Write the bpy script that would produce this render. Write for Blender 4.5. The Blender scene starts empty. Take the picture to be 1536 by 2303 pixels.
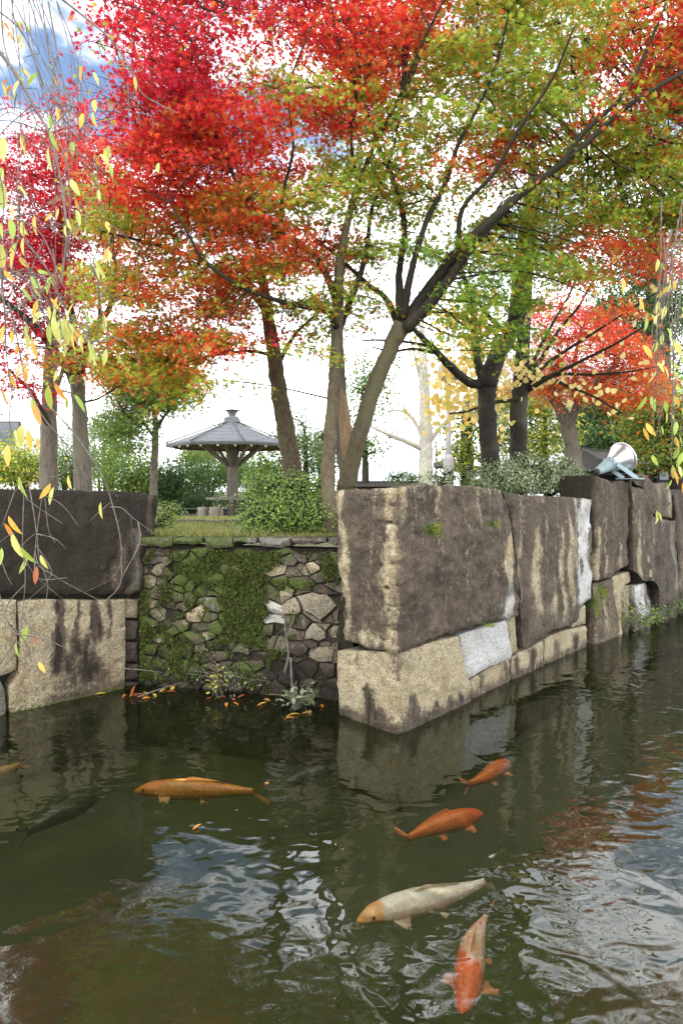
import bpy, math, random
import numpy as np
from mathutils import Vector, Matrix, geometry, noise as mnoise
random.seed(7); rng = np.random.default_rng(7)
S = bpy.context.scene
COL = S.collection

# ------------------------------------------------------------------ camera
EYE = 1.65; F = 1535.0; CX, CY = 768.0, 1151.5
TILT = math.atan(51.5 / F)
cam_d = bpy.data.cameras.new('camera'); cam = bpy.data.objects.new('camera', cam_d); COL.objects.link(cam)
cam.location = (0, 0, EYE); cam.rotation_euler = (math.pi / 2 - TILT, 0, 0)
cam_d.sensor_fit = 'VERTICAL'; cam_d.sensor_height = 36; cam_d.lens = 24; cam_d.clip_end = 600; cam_d.clip_start = 0.05
S.camera = cam

# ------------------------------------------------------------------ world, sun, exposure
SUN_EL, SUN_AZ = math.radians(50), math.radians(205)     # azimuth measured from +Y towards +X
w = bpy.data.worlds.new('World'); S.world = w; w.use_nodes = True
nt = w.node_tree; nt.nodes.clear()
def wn(t, **k):
    n = nt.nodes.new(t)
    for a, b in k.items(): setattr(n, a, b)
    return n
out = wn('ShaderNodeOutputWorld'); bg = wn('ShaderNodeBackground'); bg.inputs['Strength'].default_value = 0.15
sky = wn('ShaderNodeTexSky', sky_type='NISHITA', sun_disc=False, sun_elevation=SUN_EL, sun_rotation=SUN_AZ, air_density=1.0, dust_density=0.6, ozone_density=1.5)
tc = wn('ShaderNodeTexCoord'); sep = wn('ShaderNodeSeparateXYZ'); nt.links.new(tc.outputs['Generated'], sep.inputs[0])
addz = wn('ShaderNodeMath', operation='ADD'); nt.links.new(sep.outputs['Z'], addz.inputs[0]); addz.inputs[1].default_value = 0.22
mx = wn('ShaderNodeMath', operation='MAXIMUM'); nt.links.new(addz.outputs[0], mx.inputs[0]); mx.inputs[1].default_value = 0.05
dv = wn('ShaderNodeVectorMath', operation='DIVIDE'); nt.links.new(tc.outputs['Generated'], dv.inputs[0])
cmb = wn('ShaderNodeCombineXYZ')
for i in range(3): nt.links.new(mx.outputs[0], cmb.inputs[i])
nt.links.new(cmb.outputs[0], dv.inputs[1])
mp = wn('ShaderNodeMapping'); mp.inputs['Location'].default_value = (-10.33, 1.77, 0); mp.inputs['Scale'].default_value = (1, 1, 0)
nt.links.new(dv.outputs[0], mp.inputs[0])
cn = wn('ShaderNodeTexNoise'); cn.inputs['Scale'].default_value = 2.1; cn.inputs['Detail'].default_value = 7; cn.inputs['Roughness'].default_value = 0.55
nt.links.new(mp.outputs[0], cn.inputs['Vector'])
cr = wn('ShaderNodeMapRange', interpolation_type='SMOOTHSTEP'); nt.links.new(cn.outputs['Fac'], cr.inputs['Value'])
cr.inputs['From Min'].default_value = 0.40; cr.inputs['From Max'].default_value = 0.57
hz = wn('ShaderNodeMapRange', interpolation_type='SMOOTHSTEP'); nt.links.new(sep.outputs['Z'], hz.inputs['Value'])
hz.inputs['From Min'].default_value = 0.18; hz.inputs['From Max'].default_value = 0.42; hz.inputs['To Min'].default_value = 1; hz.inputs['To Max'].default_value = 0
mxx = wn('ShaderNodeMath', operation='MAXIMUM'); nt.links.new(cr.outputs[0], mxx.inputs[0]); nt.links.new(hz.outputs[0], mxx.inputs[1])
mixc = wn('ShaderNodeMixRGB'); nt.links.new(mxx.outputs[0], mixc.inputs['Fac']); nt.links.new(sky.outputs[0], mixc.inputs['Color1'])
mixc.inputs['Color2'].default_value = (18.5, 18.8, 19.5, 1)
nt.links.new(mixc.outputs[0], bg.inputs['Color']); nt.links.new(bg.outputs[0], out.inputs['Surface'])
sd = bpy.data.lights.new('sun', 'SUN'); sd.energy = 1.5; sd.angle = math.radians(10); sd.color = (1, 0.95, 0.87)
sun = bpy.data.objects.new('sun', sd); COL.objects.link(sun)
sdir = Vector((math.sin(SUN_AZ) * math.cos(SUN_EL), math.cos(SUN_AZ) * math.cos(SUN_EL), math.sin(SUN_EL)))
sun.rotation_euler = sdir.to_track_quat('Z', 'Y').to_euler(); sun.location = (0, 0, 30)
S.view_settings.view_transform = 'Standard'; S.view_settings.look = 'None'; S.view_settings.gamma = 1
S.view_settings.use_curve_mapping = False; S.view_settings.exposure = 0.85
S.render.engine = 'CYCLES'
S.cycles.use_denoising = True; S.cycles.max_bounces = 8; S.cycles.transparent_max_bounces = 12
S.cycles.diffuse_bounces = 3; S.cycles.caustics_reflective = False; S.cycles.caustics_refractive = False

# ------------------------------------------------------------------ helpers
def ray(px, py):
    x = (px - CX) / F; y = -(py - CY) / F
    return np.array([x, math.cos(TILT) + y * math.sin(TILT), -math.sin(TILT) + y * math.cos(TILT)])
def W(px, py, Y):                       # photo pixel + distance in front of the camera -> place in the world
    d = ray(px, py); return np.array([0, 0, EYE]) + d * (Y / d[1])
def Wz(px, py, z):                      # photo pixel on a level surface
    d = ray(px, py); return np.array([0, 0, EYE]) + d * ((z - EYE) / d[2])
def pix(p):
    r = np.asarray(p, float) - np.array([0, 0, EYE])
    f = r[..., 1] * math.cos(TILT) - r[..., 2] * math.sin(TILT); u = r[..., 1] * math.sin(TILT) + r[..., 2] * math.cos(TILT)
    return CX + F * r[..., 0] / f, CY - F * u / f

def mesh_obj(name, verts, faces, mat=None, parent=None, smooth=True, col=None, colname='Col'):
    me = bpy.data.meshes.new(name)
    v = np.asarray(verts, np.float32)
    if isinstance(faces, np.ndarray):
        k = faces.shape[1]; n = len(faces)
        me.vertices.add(len(v)); me.vertices.foreach_set('co', v.ravel())
        me.loops.add(n * k); me.loops.foreach_set('vertex_index', faces.astype(np.int32).ravel())
        me.polygons.add(n); me.polygons.foreach_set('loop_start', np.arange(0, n * k, k, dtype=np.int32))
        me.update(calc_edges=True)
    else:
        me.from_pydata(v.tolist(), [], [list(f) for f in faces]); me.update()
    if smooth: me.polygons.foreach_set('use_smooth', np.ones(len(me.polygons), dtype=bool))
    if col is not None:
        a = me.color_attributes.new(colname, 'FLOAT_COLOR', 'POINT')
        c = np.ones((len(v), 4), np.float32); c[:, :3] = np.asarray(col)[:, :3]; a.data.foreach_set('color', c.ravel())
    if mat: me.materials.append(mat)
    o = bpy.data.objects.new(name, me); COL.objects.link(o)
    if parent: o.parent = parent; o.matrix_parent_inverse = parent.matrix_basis.inverted()
    return o
def tag(o, label=None, cat=None, group=None, kind=None):
    if label: o['label'] = label
    if cat: o['category'] = cat
    if group: o['group'] = group
    if kind: o['kind'] = kind
    return o
def thing(name, label, cat, loc=(0, 0, 0), group=None):
    o = bpy.data.objects.new(name, None); o.location = [float(a) for a in loc]; o.empty_display_size = 0.1; COL.objects.link(o)
    return tag(o, label, cat, group, 'thing')
class MB:                               # gathers shapes into one mesh
    def __init__(s): s.v = []; s.f = []; s.c = []; s.n = 0
    def add(s, v, f, c=None):
        v = np.asarray(v, float); s.v.append(v)
        s.f += [[i + s.n for i in q] for q in f]; s.n += len(v)
        s.c.append(np.tile(np.asarray(c if c is not None else (0, 0, 0), float), (len(v), 1)) if c is None or np.ndim(c) == 1 else np.asarray(c))
    def box(s, c, d, rz=0, M=None):
        x, y, z = [a / 2 for a in d]
        v = np.array([[i * x, j * y, k * z] for i in (-1, 1) for j in (-1, 1) for k in (-1, 1)])
        if M is not None: v = v @ np.asarray(M).T
        cs, sn = math.cos(rz), math.sin(rz)
        v = np.stack([v[:, 0] * cs - v[:, 1] * sn, v[:, 0] * sn + v[:, 1] * cs, v[:, 2]], 1) + np.asarray(c)
        s.add(v, [(0, 1, 3, 2), (4, 6, 7, 5), (0, 4, 5, 1), (2, 3, 7, 6), (0, 2, 6, 4), (1, 5, 7, 3)])
    def tube(s, pts, rad, n=6, caps=True):
        v, f = tube_geo(pts, rad, n); f = [list(q) for q in f]
        if caps: f.append(list(range(n))[::-1]); f.append(list(range(len(v) - n, len(v))))
        s.add(v, f)
    def lathe(s, prof, n=20, M=None, loc=(0, 0, 0), cap=True):
        v = []
        for r, z in prof:
            for k in range(n):
                a = 2 * math.pi * k / n; v.append((r * math.cos(a), r * math.sin(a), z))
        v = np.array(v)
        if M is not None: v = v @ np.asarray(M).T
        f = []
        for i in range(len(prof) - 1):
            for k in range(n):
                k2 = (k + 1) % n; f.append((i * n + k, i * n + k2, (i + 1) * n + k2, (i + 1) * n + k))
        if cap: f.append(list(range(n))[::-1]); f.append(list(range((len(prof) - 1) * n, len(prof) * n)))
        s.add(v + np.asarray(loc), f)
    def build(s, name, mat, parent=None, smooth=False, col=False):
        return mesh_obj(name, np.concatenate(s.v), s.f, mat, parent, smooth, np.concatenate(s.c) if col else None)

def smooth_line(pts, sub=5):
    P = np.asarray(pts, float)
    if len(P) < 3: 
        t = np.linspace(0, 1, sub + 1)[:, None]; return P[0] * (1 - t) + P[-1] * t
    Q = np.vstack([2 * P[0] - P[1], P, 2 * P[-1] - P[-2]]); o = []
    for i in range(1, len(Q) - 2):
        p0, p1, p2, p3 = Q[i - 1:i + 3]
        for t in np.linspace(0, 1, sub, endpoint=False):
            o.append(0.5 * (2 * p1 + (p2 - p0) * t + (2 * p0 - 5 * p1 + 4 * p2 - p3) * t * t + (3 * p1 - p0 - 3 * p2 + p3) * t ** 3))
    o.append(P[-1]); return np.array(o)
def tube_geo(pts, rad, n=6, rough=0.0):
    P = np.asarray(pts, float); m = len(P)
    R = np.interp(np.linspace(0, 1, m), np.linspace(0, 1, len(np.atleast_1d(rad))), np.atleast_1d(rad))
    T = np.gradient(P, axis=0); T /= np.linalg.norm(T, axis=1)[:, None] + 1e-9
    u = np.cross(T[0], [0.3, 1, 0.2]); u /= np.linalg.norm(u) + 1e-9
    ang = np.arange(n) * 2 * math.pi / n; V = np.empty((m, n, 3))
    for i in range(m):
        u = u - T[i] * np.dot(u, T[i]); u /= np.linalg.norm(u) + 1e-9; b = np.cross(T[i], u)
        rr = R[i] * (1 + rough * (rng.random(n) - 0.5)) if rough else R[i]
        V[i] = P[i] + (np.cos(ang) * rr)[:, None] * u + (np.sin(ang) * rr)[:, None] * b
    idx = np.arange(m * n).reshape(m, n); nx = np.roll(idx, -1, axis=1)
    f = np.stack([idx[:-1], nx[:-1], nx[1:], idx[1:]], -1).reshape(-1, 4)
    return V.reshape(-1, 3), f
class Tubes:                            # many tubes -> one quad mesh, numpy only
    def __init__(s): s.v = []; s.f = []; s.n = 0
    def add(s, pts, rad, n=5, rough=0.0):
        v, f = tube_geo(pts, rad, n, rough); s.v.append(v); s.f.append(f + s.n); s.n += len(v)
    def build(s, name, mat, parent):
        if not s.v: return None
        return mesh_obj(name, np.concatenate(s.v), np.concatenate(s.f), mat, parent)

# ------------------------------------------------------------------ materials
def newmat(name):
    m = bpy.data.materials.new(name); m.use_nodes = True; t = m.node_tree
    return m, t, t.nodes, t.links, t.nodes['Principled BSDF']
def N(t, ty, **k):
    n = t.nodes.new(ty)
    for a, b in k.items():
        if a in n.inputs.keys(): n.inputs[a].default_value = b
        else: setattr(n, a, b)
    return n
def noise_tex(t, scale, detail=4, rough=0.55, mapscale=None, coord='Object'):
    c = N(t, 'ShaderNodeTexCoord'); src = c.outputs[coord]
    if mapscale:
        m = N(t, 'ShaderNodeMapping'); m.inputs['Scale'].default_value = mapscale; t.links.new(src, m.inputs[0]); src = m.outputs[0]
    n = N(t, 'ShaderNodeTexNoise'); n.inputs['Scale'].default_value = scale; n.inputs['Detail'].default_value = detail; n.inputs['Roughness'].default_value = rough
    t.links.new(src, n.inputs['Vector']); return n.outputs['Fac']
def ramp(t, fac, stops):
    r = N(t, 'ShaderNodeValToRGB'); e = r.color_ramp.elements
    while len(e) < len(stops): e.new(0.5)
    for q, (p, c) in zip(e, stops): q.position = p; q.color = (*c, 1) if len(c) == 3 else c
    t.links.new(fac, r.inputs[0]); return r.outputs[0]
def mix(t, fac, a, b, mode='MIX'):
    m = N(t, 'ShaderNodeMixRGB', blend_type=mode)
    for s, v in zip(('Fac', 'Color1', 'Color2'), (fac, a, b)):
        if hasattr(v, 'links'): t.links.new(v, m.inputs[s])
        elif isinstance(v, (int, float)): m.inputs[s].default_value = v
        else: m.inputs[s].default_value = (*v, 1)
    return m.outputs[0]
def math_n(t, op, a, b=0.0, clamp=False):
    m = N(t, 'ShaderNodeMath', operation=op); m.use_clamp = clamp
    for i, v in enumerate((a, b)):
        if hasattr(v, 'links'): t.links.new(v, m.inputs[i])
        else: m.inputs[i].default_value = v
    return m.outputs[0]
def sstep(t, v, lo, hi):
    m = N(t, 'ShaderNodeMapRange', interpolation_type='SMOOTHSTEP'); m.inputs['From Min'].default_value = lo; m.inputs['From Max'].default_value = hi
    t.links.new(v, m.inputs['Value']); return m.outputs[0]
def bump(t, b, h, strength=0.4, dist=0.02):
    n = N(t, 'ShaderNodeBump'); n.inputs['Strength'].default_value = strength; n.inputs['Distance'].default_value = dist
    t.links.new(h, n.inputs['Height']); t.links.new(n.outputs[0], b.inputs['Normal'])
def simple(name, c1, c2, scale=8, rough=0.8, metal=0.0, bstr=0.3, bdist=0.01, mapscale=None, spec=0.3):
    m, t, nd, lk, b = newmat(name); f = noise_tex(t, scale, 5, 0.6, mapscale)
    lk.new(ramp(t, f, [(0.3, c1), (0.7, c2)]), b.inputs['Base Color']); b.inputs['Roughness'].default_value = rough; b.inputs['Metallic'].default_value = metal
    b.inputs['Specular IOR Level'].default_value = spec
    if bstr: bump(t, b, f, bstr, bdist)
    return m
def leafmat(name, trans=0.45, rough=0.5):
    m, t, nd, lk, b = newmat(name)
    a = N(t, 'ShaderNodeVertexColor', layer_name='Col'); c = a.outputs[0]
    tr = N(t, 'ShaderNodeBsdfTranslucent'); lk.new(c, tr.inputs[0]); lk.new(c, b.inputs['Base Color'])
    b.inputs['Roughness'].default_value = rough; b.inputs['Specular IOR Level'].default_value = 0.25
    mx = N(t, 'ShaderNodeMixShader'); mx.inputs[0].default_value = trans
    lk.new(b.outputs[0], mx.inputs[1]); lk.new(tr.outputs[0], mx.inputs[2]); lk.new(mx.outputs[0], nd['Material Output'].inputs[0])
    return m
M_LEAF = leafmat('leaf_thin', 0.55); M_LEAFD = leafmat('leaf_thick', 0.2, 0.4)
def bigleaf(name, c1, c2, c3):
    m, t, nd, lk, b = newmat(name); f = noise_tex(t, 14, 4); f2 = noise_tex(t, 70, 2)
    oi = N(t, 'ShaderNodeObjectInfo'); f = math_n(t, 'ADD', math_n(t, 'MULTIPLY', f, 0.9), math_n(t, 'MULTIPLY', oi.outputs['Random'], 0.25))
    c = ramp(t, f, [(0.35, c1), (0.72, c2)]); c = mix(t, sstep(t, f2, 0.62, 0.72), c, c3)
    tr = N(t, 'ShaderNodeBsdfTranslucent'); lk.new(c, tr.inputs[0]); lk.new(c, b.inputs['Base Color']); b.inputs['Roughness'].default_value = 0.4
    mx = N(t, 'ShaderNodeMixShader'); mx.inputs[0].default_value = 0.4
    lk.new(b.outputs[0], mx.inputs[1]); lk.new(tr.outputs[0], mx.inputs[2]); lk.new(mx.outputs[0], nd['Material Output'].inputs[0])
    return m
ML = {'g': bigleaf('cherry_leaf_green', (0.22, 0.36, 0.05), (0.36, 0.44, 0.09), (0.5, 0.4, 0.08)),
      'l': bigleaf('cherry_leaf_lime', (0.42, 0.46, 0.13), (0.55, 0.52, 0.14), (0.3, 0.4, 0.08)),
      'y': bigleaf('cherry_leaf_yellow', (0.62, 0.36, 0.05), (0.68, 0.45, 0.09), (0.4, 0.16, 0.03)),
      'o': bigleaf('cherry_leaf_orange', (0.6, 0.2, 0.03), (0.62, 0.3, 0.05), (0.35, 0.08, 0.02)),
      'r': bigleaf('cherry_leaf_russet', (0.3, 0.07, 0.03), (0.42, 0.13, 0.05), (0.16, 0.04, 0.02)),
      'k': bigleaf('katsura_leaf_yellow', (0.62, 0.48, 0.16), (0.7, 0.56, 0.22), (0.5, 0.36, 0.08))}

def stone_mat(name):
    # Col.r = weathering stain plus painted notch shade, Col.g = moss, Col.b = tone (0 tan granite .. 0.5 grey .. 1 white)
    m, t, nd, lk, b = newmat(name)
    a = N(t, 'ShaderNodeVertexColor', layer_name='Col'); sp = N(t, 'ShaderNodeSeparateColor'); lk.new(a.outputs[0], sp.inputs[0])
    spk = noise_tex(t, 100, 4, 0.8); blotch = noise_tex(t, 4.5, 5, 0.6); streak = noise_tex(t, 1.0, 7, 0.7, (12, 12, 0.9)); fine = noise_tex(t, 28, 5, 0.65)
    vor = N(t, 'ShaderNodeTexVoronoi'); vor.inputs['Scale'].default_value = 120; tcc = N(t, 'ShaderNodeTexCoord'); lk.new(tcc.outputs['Object'], vor.inputs['Vector'])
    tan = ramp(t, spk, [(0.36, (0.13, 0.10, 0.055)), (0.5, (0.30, 0.25, 0.155)), (0.64, (0.50, 0.44, 0.31))])
    gry = ramp(t, spk, [(0.34, (0.07, 0.065, 0.05)), (0.66, (0.21, 0.2, 0.17))])
    wht = ramp(t, spk, [(0.36, (0.20, 0.20, 0.185)), (0.5, (0.42, 0.42, 0.40)), (0.64, (0.56, 0.56, 0.54))])
    c = mix(t, sstep(t, sp.outputs[2], 0.05, 0.5), tan, gry); c = mix(t, sstep(t, sp.outputs[2], 0.55, 0.95), c, wht)
    c = mix(t, math_n(t, 'MULTIPLY', sstep(t, vor.outputs['Color'], 0.75, 0.9), 0.25), c, (0.1, 0.09, 0.08))
    c = mix(t, math_n(t, 'MULTIPLY', sstep(t, blotch, .42, .68), 0.45), c, (0.5, 0.4, 0.22), 'MULTIPLY')
    c = mix(t, math_n(t, 'MULTIPLY', sstep(t, fine, .5, .72), 0.35), c, (0.30, 0.26, 0.21), 'MULTIPLY')
    st = math_n(t, 'ADD', sp.outputs[0], math_n(t, 'MULTIPLY', math_n(t, 'SUBTRACT', streak, 0.5), 1.25))
    st = math_n(t, 'ADD', st, math_n(t, 'MULTIPLY', math_n(t, 'SUBTRACT', fine, 0.5), 1.0))
    pat = ramp(t, math_n(t, 'ADD', math_n(t, 'MULTIPLY', blotch, .6), math_n(t, 'MULTIPLY', streak, .4)), [(0.36, (0.017, 0.012, 0.008)), (0.5, (0.045, 0.0325, 0.023)), (0.66, (0.105, 0.078, 0.055))])
    pat = mix(t, math_n(t, 'MULTIPLY', sstep(t, fine, 0.5, 0.75), 0.3), pat, (0.13, 0.11, 0.09))
    pat = mix(t, math_n(t, 'MULTIPLY', sstep(t, sp.outputs[0], 0.84, 1.0), .8), pat, (.007, .0056, .0036))
    pat = mix(t, .75, pat, ramp(t, spk, [(.38, (.45, .45, .45)), (.5, (.95, .95, .95)), (.62, (1.7, 1.65, 1.6))]), 'MULTIPLY')
    c = mix(t, math_n(t, 'MULTIPLY', sstep(t, st, 0.22, 0.82), 0.97), c, pat)
    ms = math_n(t, 'ADD', sp.outputs[1], math_n(t, 'MULTIPLY', math_n(t, 'SUBTRACT', fine, 0.5), 1.1))
    mcol = ramp(t, fine, [(0.3, (0.022, 0.035, 0.006)), (0.7, (0.07, 0.1, 0.014))])
    c = mix(t, math_n(t, 'MULTIPLY', sstep(t, ms, 0.4, 0.62), 0.9), c, mcol)
    lk.new(c, b.inputs['Base Color']); b.inputs['Roughness'].default_value = 0.85; b.inputs['Specular IOR Level'].default_value = 0.25
    h = math_n(t, 'ADD', math_n(t, 'MULTIPLY', spk, 0.3), math_n(t, 'ADD', fine, blotch)); bump(t, b, h, 0.9, 0.02)
    return m
M_STONE = stone_mat('weathered_granite')
M_MORTAR = simple('dark_joint_soil', (0.012, 0.011, 0.008), (0.03, 0.03, 0.018), 20)
M_MOSS = leafmat('moss_tuft', 0.25, 0.9)
def bark(name, c1, c2, c3, scale=5, ms=(6, 6, 1.2), bd=0.02):
    m, t, nd, lk, b = newmat(name); f = noise_tex(t, scale, 6, 0.65, ms); f2 = noise_tex(t, 2.2, 4)
    f3 = noise_tex(t, 5, 3, 0.6, (1.5, 1.5, 16))
    c = ramp(t, f, [(0.3, c1), (0.68, c2)]); c = mix(t, math_n(t, 'MULTIPLY', sstep(t, f2, 0.45, 0.65), 0.7), c, c3)
    c = mix(t, math_n(t, 'MULTIPLY', sstep(t, f3, 0.58, 0.68), 0.35), c, c1)
    lk.new(c, b.inputs['Base Color']); b.inputs['Roughness'].default_value = 0.9; b.inputs['Specular IOR Level'].default_value = 0.2
    bump(t, b, f, 0.7, bd); return m
B_MAPLE = bark('maple_bark', (0.05, 0.037, 0.022), (0.115, 0.09, 0.057), (0.10, 0.095, 0.05), 5, (5, 5, 3), 0.012)
B_LIMB = bark('maple_limb_bark', (0.014, 0.011, 0.008), (0.038, 0.03, 0.021), (0.036, 0.034, 0.02), 6)
B_DARK = bark('mossy_dark_bark', (0.014, 0.012, 0.01), (0.04, 0.034, 0.026), (0.085, 0.085, 0.06), 7, (7, 7, 2), 0.03)
B_GREY = bark('grey_bark', (0.055, 0.047, 0.036), (0.15, 0.13, 0.105), (0.115, 0.11, 0.075), 5)
B_PALE = bark('pale_bark', (0.25, 0.24, 0.2), (0.48, 0.46, 0.41), (0.36, 0.36, 0.27), 4, (4, 4, 4))
B_STRIP = bark('stripped_bark', (0.11, 0.07, 0.04), (0.34, 0.23, 0.135), (0.26, 0.19, 0.12), 5, (14, 14, 1.0), 0.03)
B_TWIG = simple('grey_twig', (0.05, 0.04, 0.034), (0.17, 0.145, 0.125), 30)
M_SOIL = simple('soil_and_grass', (0.07, 0.075, 0.025), (0.17, 0.16, 0.06), 3, 0.95, bstr=0.5, bdist=0.03)
M_WOOD = simple('weathered_wood', (0.10, 0.085, 0.07), (0.22, 0.195, 0.165), 4, mapscale=(8, 8, 0.7))
M_WOODU = simple('rafter_wood', (0.12, 0.075, 0.045), (0.24, 0.16, 0.1), 4, mapscale=(3, 3, 3))
M_SLATE = simple('grey_shingle', (0.075, 0.08, 0.087), (0.165, 0.172, 0.183), 14, 0.6)
M_SLATED = simple('dark_eave_board', (0.035, 0.042, 0.042), (0.07, 0.08, 0.08), 9, 0.6)
M_WHITE = simple('white_paint', (0.7, 0.7, 0.69), (0.8, 0.8, 0.79), 5, 0.5, bstr=0)
M_SIDING = simple('white_siding', (0.62, 0.64, 0.66), (0.75, 0.77, 0.78), 3, 0.6, bstr=0.1)
M_ROOF = simple('blue_grey_roof', (0.3, 0.33, 0.38), (0.4, 0.43, 0.48), 2, 0.5, bstr=0.1)
M_DARK = simple('dark_timber', (0.02, 0.018, 0.017), (0.045, 0.04, 0.037), 4, 0.7)
M_GLASS = simple('window_glass', (0.05, 0.06, 0.07), (0.09, 0.1, 0.11), 2, 0.1, bstr=0, spec=0.6)
M_STEELP = simple('grey_green_enamel', (0.2, 0.27, 0.28), (0.26, 0.33, 0.34), 12, 0.4, 0.0, 0.05, 0.002)
M_ALU = simple('spun_aluminium', (0.68, 0.66, 0.66), (0.85, 0.85, 0.86), 6, 0.3, 0.95, 0.2, 0.004, (1, 1, 5))
M_RUST = simple('dark_iron', (0.035, 0.028, 0.024), (0.08, 0.06, 0.05), 20)
M_POST = simple('grey_post_paint', (0.2, 0.19, 0.19), (0.28, 0.27, 0.27), 10, 0.5)

# ------------------------------------------------------------------ the water
def water_mat():
    m, t, nd, lk, b = newmat('pond_water'); nd.remove(b)
    c = N(t, 'ShaderNodeTexCoord')
    def wv(scale, sc, det, dist=0.0):
        mp = N(t, 'ShaderNodeMapping'); mp.inputs['Scale'].default_value = sc; lk.new(c.outputs['Object'], mp.inputs[0])
        n = N(t, 'ShaderNodeTexNoise'); n.inputs['Scale'].default_value = scale; n.inputs['Detail'].default_value = det; n.inputs['Distortion'].default_value = dist
        n.inputs['Roughness'].default_value = 0.4
        lk.new(mp.outputs[0], n.inputs['Vector']); return n.outputs['Fac']
    big = wv(4.2, (1, 1.15, 1), 1.0, 1.0); small = wv(12, (0.8, 1.1, 1), 0.6, 1.0); calm = wv(0.55, (1, 1, 1), 1)
    amp = sstep(t, calm, 0.3, 0.7)
    h = math_n(t, 'MULTIPLY', math_n(t, 'ADD', math_n(t, 'MULTIPLY', big, 0.85), math_n(t, 'MULTIPLY', small, 0.22)), math_n(t, 'ADD', math_n(t, 'MULTIPLY', amp, .9), 0.4))
    bp = N(t, 'ShaderNodeBump'); bp.inputs['Strength'].default_value = 1.0; bp.inputs['Distance'].default_value = 0.009; lk.new(h, bp.inputs['Height'])
    fr = N(t, 'ShaderNodeFresnel'); fr.inputs[0].default_value = 1.62; lk.new(bp.outputs[0], fr.inputs['Normal'])
    gl = N(t, 'ShaderNodeBsdfGlossy'); gl.inputs['Roughness'].default_value = 0.012; lk.new(bp.outputs[0], gl.inputs['Normal'])
    tr = N(t, 'ShaderNodeBsdfTransparent'); tr.inputs[0].default_value = (0.94, 0.95, 0.86, 1)
    df = N(t, 'ShaderNodeBsdfDiffuse'); df.inputs[0].default_value = (0.031, 0.037, 0.011, 1)
    m1 = N(t, 'ShaderNodeMixShader'); m1.inputs[0].default_value = 0.14; lk.new(tr.outputs[0], m1.inputs[1]); lk.new(df.outputs[0], m1.inputs[2])
    m2 = N(t, 'ShaderNodeMixShader'); lk.new(fr.outputs[0], m2.inputs[0]); lk.new(m1.outputs[0], m2.inputs[1]); lk.new(gl.outputs[0], m2.inputs[2])
    lk.new(m2.outputs[0], nd['Material Output'].inputs[0])
    return m
tag(mesh_obj('water', [(-30, 0.6, 0), (40, 0.6, 0), (40, 30, 0), (-30, 30, 0)], [(0, 1, 2, 3)], water_mat()), kind='structure')
tag(mesh_obj('pond_bottom', [(-30, 0.3, -0.55), (40, 0.3, -0.55), (40, 30, -0.55), (-30, 30, -0.55)], [(0, 1, 2, 3)],
             simple('pond_silt', (0.026, 0.033, 0.008), (0.042, 0.048, 0.014), 2)), kind='structure')
mb = MB(); mb.box((0, -4.7, -0.25), (70, 11, 0.7)); tag(mb.build('near_bank', M_SOIL), kind='structure')

# ------------------------------------------------------------------ wall faces and stones
class Face:                             # a vertical face that may bend once (at s = 0): s<0 along the first leg, s>0 along the second
    def __init__(s, C, dl, dr):
        s.C = np.array(C, float); s.dl = np.array(dl, float) / np.linalg.norm(dl); s.dr = np.array(dr, float) / np.linalg.norm(dr)
        s.nl = np.array([s.dl[1], -s.dl[0]]); s.nr = np.array([s.dr[1], -s.dr[0]])     # facing the camera
    def from_pix(s, px, py, right):
        d = s.dr if right else s.dl; n = s.nr if right else s.nl
        r = ray(px, 1200 if py > 5000 else py); k = np.dot(s.C, n) / np.dot(r[:2], n); p = r * k
        return (np.dot(p[:2] - s.C, d), -0.5 if py > 5000 else EYE + p[2])
    def at(s, sz, off):
        sv, z = sz[:, 0], sz[:, 1]; k = np.clip(sv / 0.05 * 0.5 + 0.5, 0, 1)[:, None]
        pos = s.C + np.where(sv[:, None] < 0, sv[:, None] * s.dl, sv[:, None] * s.dr)
        n = s.nl * (1 - k) + s.nr * k; n /= np.linalg.norm(n, axis=1)[:, None]
        p = pos + n * off[:, None]; return np.column_stack([p, z])
def seg_dist(P, poly):
    d = np.full(len(P), 9.0)
    for a, b in zip(poly, np.roll(poly, -1, axis=0)):
        ab = b - a; t = np.clip(((P - a) @ ab) / (ab @ ab + 1e-12), 0, 1); d = np.minimum(d, np.linalg.norm(P - (a + t[:, None] * ab), axis=1))
    return d
def inside(P, poly):
    r = np.zeros(len(P), bool); q = np.roll(poly, -1, axis=0)
    for a, b in zip(poly, q):
        c = ((a[1] > P[:, 1]) != (b[1] > P[:, 1])) & (P[:, 0] < (b[0] - a[0]) * (P[:, 1] - a[1]) / (b[1] - a[1] + 1e-12) + a[0]); r ^= c
    return r
def nz(P, sc, seed=0.0, oct=4):
    return np.array([mnoise.fractal(Vector((p[0] * sc + seed, p[1] * sc - seed * 0.7, seed)), 1.0, 2.0, oct) for p in P])
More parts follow.
